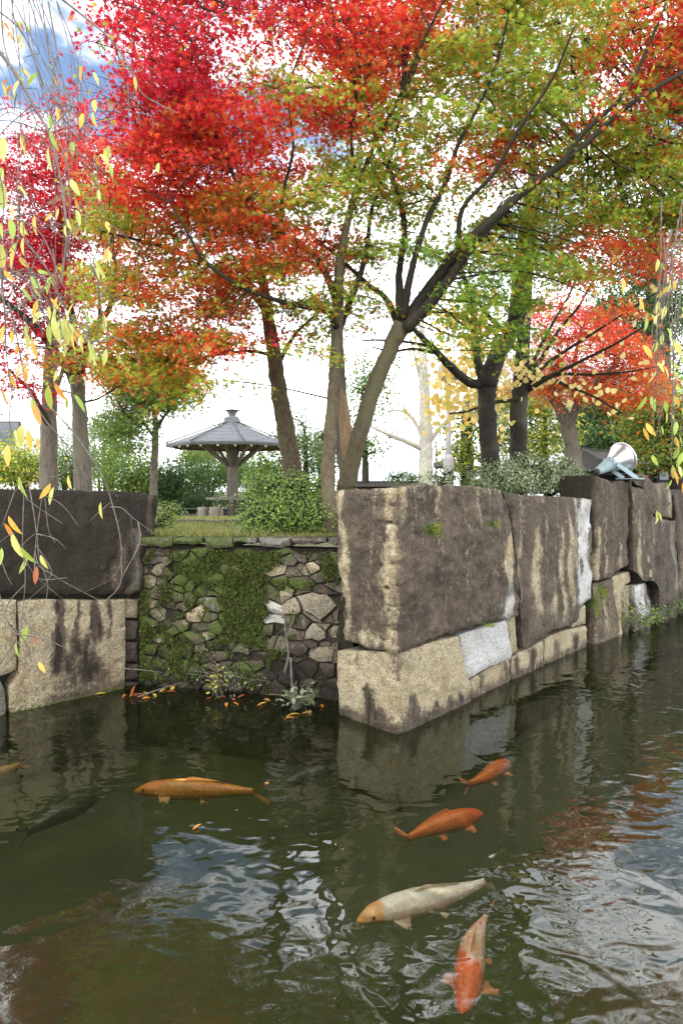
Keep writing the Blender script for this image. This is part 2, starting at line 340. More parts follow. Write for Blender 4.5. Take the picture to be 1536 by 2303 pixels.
def stone(name, face, poly, parent, grid=0.035, thick=0.45, proud=0.0, rough=0.014, edge=0.02, rnd=0.014, jit=0.006, colfn=None, seed=0.0, gap=0.004, warp=0.0, disp=None):
    poly = np.asarray(poly, float); c = poly.mean(0)
    out = []                            # uneven outline
    for a, b in zip(poly, np.roll(poly, -1, axis=0)):
        n = max(1, int(np.linalg.norm(b - a) / (grid * 1.1)))
        for k in range(n): out.append(a + (b - a) * k / n)
    out = np.array(out); dirn = (c - out); dirn /= np.linalg.norm(dirn, axis=1)[:, None] + 1e-9
    out = out + dirn * (gap + jit * np.abs(nz(out, 9, seed + 3.1)) * 2.0)[:, None]
    if warp: out = out + np.column_stack([nz(out, 5.5, 91.3, 3), nz(out, 5.5, 17.9, 3)]) * warp
    lo, hi = out.min(0), out.max(0)
    xs = np.arange(math.floor(lo[0] / grid) * grid, hi[0] + grid, grid); zs = np.arange(lo[1], hi[1] + grid, grid)
    G = np.array([(x + (0 if abs(x) < 1e-6 else (rng.random() - .5) * grid * .4), z + (rng.random() - .5) * grid * .4) for x in xs for z in zs])
    if len(G): G = G[inside(G, out)]
    if len(G): G = G[seg_dist(G, out) > grid * 0.45]
    pts = [Vector((float(a), float(b))) for a, b in np.vstack([out, G] if len(G) else [out])]
    n = len(out); r = geometry.delaunay_2d_cdt(pts, [(i, (i + 1) % n) for i in range(n)], [list(range(n))], 1, 1e-6)
    V = np.array([(v.x, v.y) for v in r[0]]); Fc = [list(f) for f in r[2]]
    d = seg_dist(V, out); e = np.clip(d / edge, 0, 1)
    off = proud + rough * (nz(V, 2.2, seed) * .8 + nz(V, 8, seed + 5) * 0.55 + nz(V, 22, seed + 9, 3) * .4) - rnd * (1 - np.sqrt(np.clip(1 - (1 - e) ** 2, 0, 1)))
    P3 = face.at(V, off)
    if disp:
        off = off + disp(*pix(P3)); P3 = face.at(V, off)
    # boundary loop of the triangulation, in order
    ec = {}
    for f in Fc:
        for i in range(len(f)):
            k = (f[i], f[(i + 1) % len(f)]); ec[k] = ec.get(k, 0) + 1
    nxt = {a: b for (a, b) in ec if (b, a) not in ec}
    loop = []
    if nxt:
        s0 = next(iter(nxt)); q = s0
        while True:
            loop.append(q); q = nxt.get(q)
            if q is None or q == s0 or len(loop) > 5000: break
    allv = [P3]; base = len(P3); Vl = V[loop]; Fs = Fc[:]
    prev = loop
    for k, th in enumerate((0.25, 1.0)):
        q = face.at(Vl, np.full(len(Vl), proud - rnd) - thick * th + nz(Vl, 6, seed + 20 + k, 2) * 0.01)
        cur = list(range(base, base + len(q))); base += len(q); allv.append(q)
        for i in range(len(loop)):
            j = (i + 1) % len(loop); Fs.append([prev[j], prev[i], cur[i], cur[j]])
        prev = cur
    P = np.concatenate(allv)
    pxx, pyy = pix(P3); cols = np.zeros((len(P), 3))
    cf = colfn(pxx, pyy, V) if colfn else np.tile((0.2, 0, 0.4), (len(V), 1))
    cols[:len(V)] = cf; k = len(V)
    for _ in range(2): cols[k:k + len(loop)] = cf[loop] * (1, 1, .6) + (.35, .12, 0); k += len(loop)
    o = mesh_obj(name, P, Fs, M_STONE, parent, True, cols); o.data.set_sharp_from_angle(angle=math.radians(42))
    return o
def streaks(px, py, L):                 # dark or light runs down a stone: (x0,y0,x1,y1,w0,w1,strength)
    a = np.zeros(len(px))
    nv = np.array([mnoise.fractal(Vector((x / 9.0, y / 70.0, 1.7)), 1.0, 2.0, 4) for x, y in zip(px, py)])
    for x0, y0, x1, y1, w0, w1, s in L:
        t = np.clip((py - y0) / (y1 - y0 + 1e-6), 0, 1); ww = (w0 + (w1 - w0) * t) * (1.05 + .4 * np.sin(py / 37.0 + x0) + .2 * np.sin(py / 11.0 + x1)); xc = x0 + (x1 - x0) * t + 4 * np.sin(py / 23.0 + x0)
        v = np.clip(1.4 - np.abs(px - xc) / (ww + 1e-6), 0, 1) * np.clip((py - y0) / 12 + 0.5, 0, 1) * np.clip((y1 - py) / 25 + 0.5, 0, 1)
        a = np.maximum(a, s * v)
    return a * np.clip(.97 + nv * .5, 0.35, 1.2)
def C3(a, b, c, n=None):
    k = n or max(np.size(a), np.size(b), np.size(c)); return np.column_stack([np.broadcast_to(q, k) for q in (a, b, c)])

C0 = Wz(893, 1648, 0)[:2]; dR = Wz(1320, 1452, 0)[:2] - C0; dL = C0 - Wz(764, 1602, 0)[:2]
FR = Face(C0, dL, dR)
B0 = Wz(1322, 1451, 0)[:2]; FR2 = Face(B0, Wz(1540, 1378, 0)[:2] - B0, Wz(1540, 1378, 0)[:2] - B0)
A0 = Wz(280, 1546, 0)[:2]; FLW = Face(A0, A0 - Wz(0, 1606, 0)[:2], A0 - Wz(0, 1606, 0)[:2])
R0 = np.array([-1.80, 5.76]); R1 = np.array([0.05, 5.24]); FRB = Face(R0, R1 - R0, R1 - R0)
def fp(face, pts, side=None):
    r = []
    for px, py in pts: r.append(face.from_pix(px, py, (px >= 893) if side is None else side))
    return r

# right-hand wall ---------------------------------------------------
rw = thing('stone_wall', 'long weathered stone wall of huge brown slabs standing in the water on the right', 'wall', (*C0, 0))
def notch(L):                            # quarry wedge marks cut into an edge
    def f(px, py):
        d = 0 * px
        for y, x0, x1 in L: d = d - .018 * np.clip(1.2 - np.abs(py + (px - x0) * .06 - y) / 3.6, 0, 1) * ((px > x0) & (px < x1))
        return d
    return f
def c_corner(px, py, V):
    notch_shade = np.clip(.004 - notch(((1137, 842, 893), (1177, 850, 893), (1217, 858, 893), (1271, 852, 896), (1322, 862, 900), (1370, 866, 903), (1415, 870, 905)))(px, py) - .012, 0, .01) * 100  # groove shade painted as dark lines into the stain channel
    top = np.clip((1140 - py) / 60, 0, 1) * 0.12
    st = 0.80 - top - streaks(px, py, [(878, 1095, 882, 1470, 15, 18, .42), (765, 1100, 785, 1450, 8, 10, .5), (912, 1095, 905, 1180, 9, 4, .4), (1150, 1200, 1142, 1390, 7, 11, .75), (985, 1095, 985, 1200, 4, 3, .3), (820, 1420, 840, 1460, 40, 60, .3), (1075, 1100, 1078, 1180, 4, 2, .3)])
    ton = np.where(px > 1125, np.clip((py - 1280) / 80, 0, 1) * .95, 0.06) + 0 * py
    ms = np.exp(-((px - 963) / 11) ** 2 - ((py - 1190) / 15) ** 2) * 1.2 + np.exp(-((px - 1097) / 7) ** 2 - ((py - 1178) / 9) ** 2) + np.exp(-((px - 1082) / 14) ** 2 - ((py - 1404) / 5) ** 2) + np.exp(-((px - 822) / 6) ** 2 - ((py - 1135) / 6) ** 2) * .8
    return C3(np.maximum(st, notch_shade * .95), ms, ton)
stone('stone', FR, fp(FR, [(757, 1101), (764, 1180), (768, 1260), (777, 1350), (783, 1438), (830, 1456), (893, 1466), (930, 1455), (985, 1432), (1065, 1405), (1120, 1392), (1156, 1384), (1153, 1310), (1145, 1230), (1140, 1150), (1118, 1101), (1060, 1091), (985, 1091), (950, 1084), (893, 1095), (820, 1099)]), rw, 0.021, 0.55, 0.05, 0.028, 0.025, 0.012, 0.012, c_corner, 1.3, disp=notch(((1137, 842, 893), (1177, 850, 893), (1217, 858, 893), (1271, 852, 896), (1322, 862, 900), (1370, 866, 903), (1415, 870, 905), (1440, 840, 880))))
def c_base(px, py, V):
    st = 0.16 + streaks(px, py, [(830, 1540, 835, 1650, 18, 40, .75), (885, 1470, 890, 1530, 10, 5, .4), (925, 1560, 930, 1640, 10, 22, .8), (985, 1575, 988, 1610, 5, 9, .8), (1008, 1565, 1009, 1600, 4, 7, .8), (1032, 1555, 1035, 1590, 5, 8, .8), (955, 1590, 957, 1620, 3, 6, .7), (800, 1460, 815, 1520, 5, 9, .45)]) + np.clip((py - 1625) / 30, 0, 1) * .5
    st = np.maximum(st, np.clip((0.12 - V[:, 1]) / 0.08, 0, 1) * 0.8)
    return C3(st, np.clip((0.07 - V[:, 1]) / 0.09, 0, 1) * .55 + np.exp(-((px - 823) / 8) ** 2 - ((py - 1557) / 6) ** 2), 0.0)
stone('stone', FR, fp(FR, [(760, 1461), (830, 1460), (893, 1462), (985, 1435), (1026, 1428), (1034, 1480), (1047, 1520), (1056, 1545), (1054, 9999), (893, 9999), (764, 9999), (764, 1560), (760, 1500)]), rw, 0.03, 0.55, 0.03, 0.022, 0.02, 0.01, 0.008, c_base, 4.2)
stone('stone', FR, fp(FR, [(1030, 1427), (1085, 1408), (1134, 1392), (1150, 1470), (1146, 1481), (1100, 1500), (1050, 1527), (1040, 1490)]), rw, 0.03, 0.4, 0.02, 0.012, 0.03, 0.015, 0.004, lambda px, py, V: C3(0.1 + 0 * px, 0, 1.0), 6.1)
def c_low(px, py, V):
    st = 0.24 + streaks(px, py, [(1080, 1500, 1082, 1560, 5, 11, .6), (1140, 1490, 1142, 1535, 5, 12, .6), (1165, 1470, 1168, 1530, 5, 12, .7), (1195, 1455, 1200, 1520, 5, 12, .7), (1290, 1425, 1292, 1470, 6, 14, .6), (1250, 1440, 1252, 1490, 4, 9, .4)])
    st = np.maximum(st, np.clip((0.12 - V[:, 1]) / 0.09, 0, 1) * 0.75)
    return C3(st, np.clip((0.06 - V[:, 1]) / 0.08, 0, 1) * .55, 0.06)
stone('stone', FR, fp(FR, [(1058, 1530), (1100, 1504), (1150, 1480), (1153, 9999), (1056, 9999)]), rw, 0.035, 0.4, 0.0, 0.015, 0.03, 0.02, 0.005, c_low, 8.2)
stone('stone', FR, fp(FR, [(1153, 1478), (1168, 1468), (1226, 1440), (1226, 9999), (1154, 9999)]), rw, 0.035, 0.4, 0.0, 0.015, 0.03, 0.02, 0.005, c_low, 9.2)
stone('stone', FR, fp(FR, [(1142, 1388), (1160, 1385), (1168, 1463), (1153, 1473), (1150, 1440)]), rw, 0.03, 0.3, 0.0, 0.012, 0.02, 0.015, 0.004, lambda px, py, V: C3(0.3 + 0 * px, 0, .1), 10.1)
def c_slab(px, py, V):
    st = 0.80 - streaks(px, py, [(1205, 1190, 1208, 1380, 5, 12, .5), (1262, 1180, 1268, 1400, 3, 6, .48), (1281, 1150, 1288, 1370, 3, 7, .52), (1295, 1120, 1302, 1330, 3, 9, .48), (1315, 1120, 1316, 1350, 8, 13, .9), (1225, 1110, 1227, 1200, 2, 2, .4), (1168, 1200, 1166, 1300, 2, 4, .3), (1245, 1300, 1248, 1380, 3, 7, .35)])
    return C3(st, 0, np.where(px > 1298, 0.92, 0.12))
stone('stone', FR, fp(FR, [(1126, 1108), (1200, 1113), (1270, 1116), (1324, 1122), (1324, 1345), (1307, 1355), (1298, 1375), (1291, 1400), (1255, 1413), (1225, 1425), (1172, 1459), (1163, 1385), (1159, 1310), (1150, 1230), (1142, 1150)]), rw, 0.035, 0.5, 0.035, 0.026, 0.022, 0.012, 0.012, c_slab, 12.7)
stone('stone', FR, fp(FR, [(1300, 1369), (1318, 1360), (1319, 1404), (1286, 1411), (1298, 1390)]), rw, 0.03, 0.3, 0.0, 0.01, 0.02, 0.015, 0.004, lambda px, py, V: C3(0.2 + 0 * px, 0, .05), 13.1)
stone('stone', FR, fp(FR, [(1228, 1438), (1260, 1420), (1320, 1407), (1324, 9999), (1228, 9999)]), rw, 0.035, 0.4, 0.0, 0.015, 0.03, 0.02, 0.005, c_low, 14.4)
def c_far(lights, base=0.78, ton=0.15, moss=()):
    def f(px, py, V):
        ms = 0 * px
        for x, y, a, b in moss: ms = np.maximum(ms, np.exp(-((px - x) / a) ** 2 - ((py - y) / b) ** 2) * 1.1)
        return C3(base - .85 * streaks(px, py, lights), ms, ton)
    return f
FAR = [
 ([(1327, 1105), (1328, 1068), (1350, 1076), (1371, 1088), (1373, 1295), (1332, 1306), (1328, 1200)], .06, c_far([(1344, 1180, 1345, 1305, 2, 5, .6), (1361, 1220, 1362, 1300, 2, 3, .4)])),
 ([(1374, 1089), (1392, 1078), (1410, 1084), (1411, 1270), (1376, 1292)], .02, c_far([(1395, 1210, 1400, 1280, 2, 4, .5)], moss=[(1379, 1190, 6, 120)])),
 ([(1413, 1092), (1428, 1094), (1446, 1100), (1456, 1155), (1463, 1306), (1440, 1309), (1416, 1284)], .05, c_far([(1426, 1110, 1432, 1200, 2, 3, .6), (1436, 1130, 1447, 1220, 2, 3, .5), (1432, 1210, 1446, 1305, 2, 4, .8), (1459, 1250, 1461, 1305, 2, 2, .7)])),
 ([(1418, 1066), (1450, 1064), (1466, 1078), (1478, 1088), (1505, 1085), (1514, 1110), (1518, 1166), (1495, 1163), (1460, 1153), (1452, 1096), (1432, 1090)], -.02, c_far([(1474, 1090, 1478, 1110, 3, 3, .5), (1500, 1090, 1510, 1160, 3, 5, .4)], .68)),
 ([(1459, 1157), (1495, 1167), (1520, 1170), (1529, 1300), (1530, 9999), (1495, 9999), (1482, 1325), (1466, 1300)], .0, c_far([(1464, 1170, 1470, 1300, 2, 3, .6), (1484, 1160, 1488, 1190, 3, 2, .6), (1510, 1180, 1522, 1330, 4, 5, .55)], .74, .4)),
 ([(1332, 1310), (1372, 1299), (1377, 1330), (1391, 1400), (1393, 9999), (1330, 9999)], .02, c_far([(1360, 1330, 1362, 1420, 2, 5, .4)], .7, .1, [(1350, 1325, 12, 10), (1340, 1360, 8, 22)])),
 ([(1376, 1297), (1420, 1284), (1421, 1303), (1398, 1330), (1396, 1360), (1404, 9999), (1394, 9999), (1388, 1380), (1379, 1330)], .0, c_far([], .14, .0)),
 ([(1400, 1335), (1414, 1318), (1424, 1314), (1426, 9999), (1406, 9999)], -.04, c_far([], .5, .05)),
 ([(1426, 1313), (1452, 1310), (1461, 1360), (1462, 9999), (1428, 9999)], .02, c_far([(1436, 1312, 1446, 1390, 8, 7, .6)], .62, .9)),
 ([(1464, 1318), (1478, 1335), (1490, 1366), (1492, 9999), (1464, 9999)], -.12, c_far([], .7, .1)),
 ([(1522, 1112), (1560, 1100), (1620, 1108), (1680, 1112), (1690, 9999), (1536, 9999), (1531, 1320)], -.03, c_far([(1530, 1250, 1532, 1330, 3, 4, .4)], .85)),
]
for i, (pl, pr, cf) in enumerate(FAR):
    stone('stone', FR2, fp(FR2, pl, True), rw, 0.045, 0.4, pr, 0.026, 0.022, 0.012, 0.012, cf, 20 + i * 1.7)
mb = MB()
for fc, s0, s1, z1 in ((FR, -0.5, 0, 1.35), (FR, 0, 3.36, 1.45), (FR2, 0, 5.2, 1.5)):
    q = np.array([(s0, -0.5), (s1, -0.5), (s1, z1), (s0, z1)]); q[:, 0] = np.where(np.abs(q[:, 0]) < 1e-9, 0.0001 if s1 > 0 else -0.0001, q[:, 0])
    mb.add(np.vstack([fc.at(q, np.full(4, -0.13)), fc.at(q, np.full(4, -0.2))]), [(0, 1, 2, 3), (7, 6, 5, 4)])
mb.build('joint_fill', M_MORTAR, rw)

# left-hand wall ------------------------------------------------------
lw = thing('stone_wall', 'stone wall on the left with a black stained block over a pale granite block', 'wall', (*A0, 0))
def c_l1(px, py, V):
    st = 1.2 - streaks(px, py, [(310, 1190, 300, 1335, 14, 16, .85), (275, 1200, 262, 1330, 10, 14, .55), (238, 1280, 235, 1335, 8, 10, .35), (345, 1110, 335, 1200, 10, 10, .5), (155, 1270, 152, 1330, 5, 6, .25)])
    ms = np.exp(-((px - 233) / 7) ** 2 - ((py - 1275) / 16) ** 2) * .8 + np.exp(-((px - 240) / 40) ** 2 - ((py - 1180) / 60) ** 2) * .2 + np.clip((1112 - py) / 14, 0, 1) * .25
    return C3(st, ms, np.where(px > 285, 0.5, 0.1))
stone('stone', FLW, fp(FLW, [(-330, 1095), (0, 1098), (150, 1100), (255, 1103), (300, 1106), (352, 1113), (346, 1200), (320, 1262), (318, 1328), (290, 1337), (150, 1339), (70, 1337), (0, 1334), (-330, 1332)], True), lw, 0.035, 0.6, 0.05, 0.026, 0.025, 0.013, 0.01, c_l1, 31.3)
def c_l2(px, py, V):
    st = 0.14 + streaks(px, py, [(130, 1345, 142, 1520, 11, 26, .85), (175, 1345, 178, 1480, 7, 14, .8), (205, 1370, 205, 1540, 5, 34, .85), (216, 1345, 218, 1440, 5, 14, .8), (243, 1345, 248, 1440, 8, 5, .6), (160, 1470, 180, 1560, 50, 70, .55)])
    st = np.maximum(st, np.clip((0.14 - V[:, 1]) / 0.1, 0, 1) * 0.8 * np.clip((px - 60) / 60, 0.25, 1))
    return C3(st, np.clip((0.10 - V[:, 1]) / 0.10, 0, 1) * .6, np.where(px > 45, .13, .0))
stone('stone', FLW, fp(FLW, [(37, 1352), (72, 1344), (150, 1346), (281, 1346), (283, 1420), (281, 1540), (281, 9999), (14, 9999), (17, 1545), (38, 1512), (41, 1440)], True), lw, 0.024, 0.5, 0.03, 0.014, 0.02, 0.012, 0.007, c_l2, 33.1, disp=notch(((1369, 258, 282), (1411, 260, 282), (1448, 264, 282), (1490, 262, 282))))
stone('stone', FLW, fp(FLW, [(-330, 1338), (34, 1347), (38, 1440), (36, 1506), (0, 1520), (-330, 1524)], True), lw, 0.035, 0.5, 0.05, 0.014, 0.03, 0.02, 0.006, lambda px, py, V: C3(0.12 + 0 * px, 0, 0), 35.1)
stone('stone', FLW, fp(FLW, [(-330, 1530), (0, 1526), (13, 1546), (12, 9999), (-330, 9999)], True), lw, 0.04, 0.5, 0.03, 0.014, 0.03, 0.02, 0.006, lambda px, py, V: C3(0.2 + 0 * px, 0.1, .6), 36.1)
for i, (y0, y1, st, tn) in enumerate([(1346, 1392, .2, .1), (1395, 1440, .75, .4), (1442, 1490, .75, .4), (1492, 1530, .8, .4), (1533, 9999, .85, .4)]):
    stone('stone', FLW, fp(FLW, [(286, y0), (316, y0 + 2), (314, y1), (285, y1)], True), lw, 0.03, 0.3, -0.01, 0.012, 0.02, 0.015, 0.005, lambda px, py, V: C3(st + 0 * px, .25 if st > .5 else 0, tn), 38 + i)
mb = MB(); q = np.array([(-3.2, -0.5), (0.35, -0.5), (0.35, 1.2), (-3.2, 1.2)])
mb.add(np.vstack([FLW.at(q, np.full(4, -0.1)), FLW.at(q, np.full(4, -0.2))]), [(0, 1, 2, 3), (7, 6, 5, 4)]); mb.build('joint_fill', M_MORTAR, lw)

# mossy rubble wall -----------------------------------------------------
bw = thing('rubble_wall', 'low wall of small rough rubble stones covered in green moss between the two big walls', 'wall', (*R0, 0))
seeds = [(358,1240,60,20),(345,1257,26,12),(376,1260,36,17),(348,1287,38,44),(377,1289,18,30),(358,1334,30,45),(393,1341,23,26),(426,1343,23,19),(455,1331,40,36),(445,1378,42,45),(415,1367,30,26),(402,1390,44,14),(372,1407,36,36),(412,1405,36,16),(455,1409,26,16),(379,1438,32,14),(343,1438,26,20),(442,1430,30,18),(478,1450,46,22),(511,1438,24,40),(520,1391,26,24),(535,1478,36,50),(478,1485,26,16),(480,1504,24,14),(450,1480,24,18),(367,1466,28,16),(337,1460,22,26),(392,1461,30,16),(533,1275,17,28),(533,1254,17,12),(428,1262,34,24),(405,1300,30,40),(440,1296,36,34),(480,1260,50,30),(478,1300,30,40),(505,1330,40,40),(480,1362,24,40),(490,1410,30,24),(500,1285,26,24),
 (715,1238,44,30),(672,1238,40,20),(628,1240,40,18),(618,1284,44,56),(645,1260,22,18),(655,1286,16,32),(682,1276,22,28),(704,1272,20,30),(722,1296,18,40),(748,1280,26,36),(680,1314,50,30),(750,1316,24,14),(614,1336,44,30),(614,1364,42,18),(614,1395,52,32),(590,1380,12,12),(715,1362,84,72),(660,1366,24,50),(672,1405,30,15),(709,1426,44,50),(752,1428,32,54),(721,1473,70,32),(664,1426,24,15),(668,1454,24,26),(606,1444,30,40),(602,1420,28,8),(633,1452,22,30),(686,1500,44,42),(622,1497,38,34),(586,1473,22,20),(575,1497,36,34),(733,1506,36,30),(690,1534,44,18),(746,1538,26,18),(716,1538,24,20),(643,1526,40,20),(598,1522,30,26),(737,1562,40,26),(690,1556,44,22),(551,1315,26,26),(559,1274,30,36),(584,1245,34,22),(565,1345,34,30),(575,1310,26,24),(560,1385,30,34),(555,1425,34,26),(580,1410,20,18),(550,1510,36,20),(520,1525,40,22),(480,1525,40,20),(440,1510,36,20),(400,1495,40,24),(360,1495,34,24),(330,1490,26,20),(350,1525,40,22),(400,1528,44,22),(440,1535,40,20),(500,1548,50,24),(560,1540,50,26),(620,1545,44,26),(655,1560,30,24),(330,1400,20,40),(330,1360,22,34),(330,1310,18,40),(545,1245,24,24),(510,1250,24,18)]
TINTS = {(445,1378): ('tan', .12), (618,1284): ('tan', .3), (614,1364): ('white', 0), (614,1395): ('white', .05), (533,1275): ('tan', .2), (706,1272): ('tan', .2), (704,1272): ('tan', .15), (715,1362): ('grey', .22), (709,1426): ('grey', .2), (721,1473): ('grey', .2), (752,1428): ('grey', .2)}
SD = np.array([fp(FRB, [(x, y)], True)[0] for x, y, _, _ in seeds]); SW = np.array([(w_ + h_) / 2 for _, _, w_, h_ in seeds]); AN = np.array([h_ / w_ for _, _, w_, h_ in seeds])
mscale = 5.5 / F; RAD2 = (SW * 0.5 * mscale) ** 2
s_lo, z_hi = fp(FRB, [(316, 1230)], True)[0]; s_hi = fp(FRB, [(764, 1230)], True)[0][0]
extra = [(s_lo + (s_hi - s_lo) * (k + .5) / 16 + (rng.random() - .5) * .04, -0.1 - 0.14 * r) for r in range(3) for k in range(16)]
SD = np.vstack([SD, extra]); RAD2 = np.concatenate([RAD2, np.full(len(extra), (20 * .5 * mscale * 1.6) ** 2)])
def clip_half(poly, n, d):
    o = []
    for a, b in zip(poly, poly[1:] + poly[:1]):
        da, db = np.dot(a, n) - d, np.dot(b, n) - d
        if da <= 0: o.append(a)
        if (da < 0) != (db < 0): o.append(a + (b - a) * (da / (da - db)))
    return o
pool = [p for p in SD]
for _ in range(4000):                    # small packing stones between the bigger ones
    q = np.array([rng.uniform(s_lo, s_hi), rng.uniform(0, z_hi - .03)])
    if min(np.linalg.norm((q - p) * (1, 1.3)) for p in pool) > .098: pool.append(q)
new = len(pool) - len(SD); SD = np.array(pool); RAD2 = np.concatenate([RAD2, np.full(new, .0006)])
STR = 1.5                               # stones lie flatter than they are wide
def moss_amt(px, py):
    f = lambda x, y, a, b: np.exp(-((px - x) / a) ** 2 - ((py - y) / b) ** 2)
    v = f(600, 1320, 240, 120) * .28 + f(400, 1400, 120, 160) * .3 + f(500, 1260, 95, 45) + f(545, 1330, 55, 85) + f(590, 1250, 60, 35) * .8 + f(325, 1400, 16, 150) * .9 + f(745, 1275, 22, 40) * .9 + f(420, 1300, 40, 50) * .55 + f(540, 1420, 60, 40) * .75 + f(390, 1430, 60, 25) * .5 + f(660, 1315, 40, 16) * .6 + f(400, 1500, 80, 40) * .55 + f(560, 1510, 50, 30) * .8 + f(700, 1560, 60, 25) * .5 + f(640, 1470, 25, 30) * .5
    return np.clip(v, 0, 1.2)
k = 0
for i in range(len(SD)):
    poly = [np.array(q) for q in ((s_lo, -0.5), (s_hi, -0.5), (s_hi, z_hi), (s_lo, z_hi))]
    p = SD[i] * (1, STR)
    poly = [q * (1, STR) for q in poly]
    for j in range(len(SD)):
        if j == i: continue
        q = SD[j] * (1, STR); n = q - p; L = np.linalg.norm(n)
        if L > 0.9: continue
        d = (np.dot(q, q) - np.dot(p, p) + RAD2[i] - RAD2[j]) / 2
        poly = clip_half(poly, n, d)
        if len(poly) < 3: break
    if len(poly) < 3: continue
    poly = np.array(poly) / (1, STR)
    if np.ptp(poly[:, 0]) < 0.03 or np.ptp(poly[:, 1]) < 0.03: continue
    tint = TINTS.get(tuple(seeds[i][:2]) if i < len(seeds) else None)
    st0 = 0.76 + 0.36 * (rng.random() - .5); ton = 0.15 + 0.3 * rng.random()
    if rng.random() < .25: st0 -= .17
    if tint: st0 = tint[1]; ton = {'tan': 0.0, 'grey': .3, 'white': 1.0}[tint[0]]
    def cf(px, py, V):
        wet = np.clip((0.45 - V[:, 1]) / .45, 0, 1) * .45
        return C3(st0 + wet, moss_amt(px, py) * (.3 if tint else .62) + (0.12 if not tint else 0), ton)
    stone('stone', FRB, poly, bw, 0.05, 0.16, (rng.random() - .35) * 0.05, 0.02, 0.02, 0.016, 0.008, cf, 50 + i * .77, 0.005, 0.05); k += 1
CP = [318, 396, 462, 528, 583, 658, 738, 768]
for i in range(7):
    a, b = CP[i], CP[i + 1]; h = [1229, 1223, 1231, 1222, 1230, 1222, 1226][i]
    stone('coping_stone', FRB, fp(FRB, [(a, 1208 + i % 2), (a * .6 + b * .4, 1205.5 + (i * 2) % 4), (b, 1207 + (i * 2) % 3), (b, h - 2), (a * .3 + b * .7, h + 3), (a * .7 + b * .3, h + (i % 3) * 2 - 1), (a, h - 2)], True), bw, 0.03, 0.35, 0.04 + .02 * (i % 2), 0.02, 0.02, 0.014, 0.012,
          lambda px, py, V: C3(.62 + 0 * px - streaks(px, py, [(585, 1205, 590, 1225, 25, 25, .35), (640, 1205, 640, 1225, 12, 12, .4)]), .42 * (px < 560) + .15, .5), 80 + i)
mb = MB(); q = np.array([(0.0, -0.5), (s_hi + .1, -0.5), (s_hi + .1, z_hi + .02), (0.0, z_hi + .02)])
mb.add(np.vstack([FRB.at(q, np.full(4, -0.03)), FRB.at(q, np.full(4, -0.2))]), [(0, 1, 2, 3), (7, 6, 5, 4)], (1.0, .34, .3)); mb.build('joint_fill', M_STONE, bw, False, True)
# moss tufts on it
def leaf_mesh(name, pos, nrm, size, T, tris, cols, mat, parent, along=None):
    n = len(pos); nrm = nrm / (np.linalg.norm(nrm, axis=1)[:, None] + 1e-9)
    r = along if along is not None else rng.normal(size=(n, 3))
    t = r - nrm * np.sum(r * nrm, 1)[:, None]; t /= np.linalg.norm(t, axis=1)[:, None] + 1e-9; b = np.cross(nrm, t)
    sz = (size if np.ndim(size) else np.full(n, size))[:, None, None]
    V = pos[:, None, :] + sz * (T[None, :, 0:1] * t[:, None] + T[None, :, 1:2] * b[:, None] + T[None, :, 2:3] * nrm[:, None])
    k = len(T); Fa = (tris[None] + (np.arange(n) * k)[:, None, None]).reshape(-1, tris.shape[1])
    return mesh_obj(name, V.reshape(-1, 3), Fa, mat, parent, False, np.repeat(cols, k, axis=0))
DIA = (np.array([(0, 0, 0), (.45, .26, .05), (1, 0, -.06), (.45, -.26, .05)]), np.array([(0, 1, 2), (0, 2, 3)]))
def maple_T():
    pts = []; lob = [(-140, .5), (-92, .78), (-45, 1.0), (0, 1.12), (45, 1.0), (92, .78), (140, .5)]
    for i, (a, r) in enumerate(lob):
        aa = math.radians(a); pts.append((math.cos(aa) * r, math.sin(aa) * r))
        if i < 6: am = math.radians((a + lob[i + 1][0]) / 2); pts.append((math.cos(am) * .33, math.sin(am) * .33))
    pts.append((-.12, 0))
    P = [(0.02, 0, .04)] + [(x, y, -.22 * (x * x + y * y)) for x, y in pts]
    n = len(pts); return np.array(P), np.array([(0, 1 + i, 1 + (i + 1) % n) for i in range(n)])
MAPLE = maple_T()
RND = (np.array([(0, 0, .04)] + [(math.cos(a) * .5, math.sin(a) * .46, -.04 * (i % 2)) for i, a in enumerate(np.arange(8) * math.pi / 4)]), np.array([(0, 1 + i, 1 + (i + 1) % 8) for i in range(8)]))
n = 60000; sz_ = np.column_stack([rng.uniform(s_lo, s_hi, n), rng.uniform(-0.02, z_hi, n)])
p0 = FRB.at(sz_, np.zeros(n)); pxx, pyy = pix(p0); mval = moss_amt(pxx, pyy) + .45 * nz(sz_, 7, 3.3, 4) * 2.3 + .12 * nz(sz_, 30, 1.3, 2)
mval = mval - .14
keep = rng.random(n) < .8 * np.clip((mval - .36) / .42, 0, 1) ** 2; sz_ = sz_[keep]; n = len(sz_)
p0 = FRB.at(sz_, 0.0 + 0.035 * np.clip(mval[keep] - .5, 0, .8) + rng.uniform(-.012, .014, n))
nr = np.tile(np.array([*FRB.nl, 0.35]), (n, 1)) + rng.normal(size=(n, 3)) * .55
mc = np.array([(.022, .034, .006), (.04, .062, .009), (.075, .1, .014), (.045, .04, .012)])[rng.integers(0, 4, n)] * rng.uniform(.7, 1.3, (n, 1))
tag(leaf_mesh('moss', p0, nr, rng.uniform(.010, .024, n), *DIA, mc, M_MOSS, bw, np.column_stack([rng.normal(size=(n, 2)) * .5, -np.ones(n)])), kind='stuff')
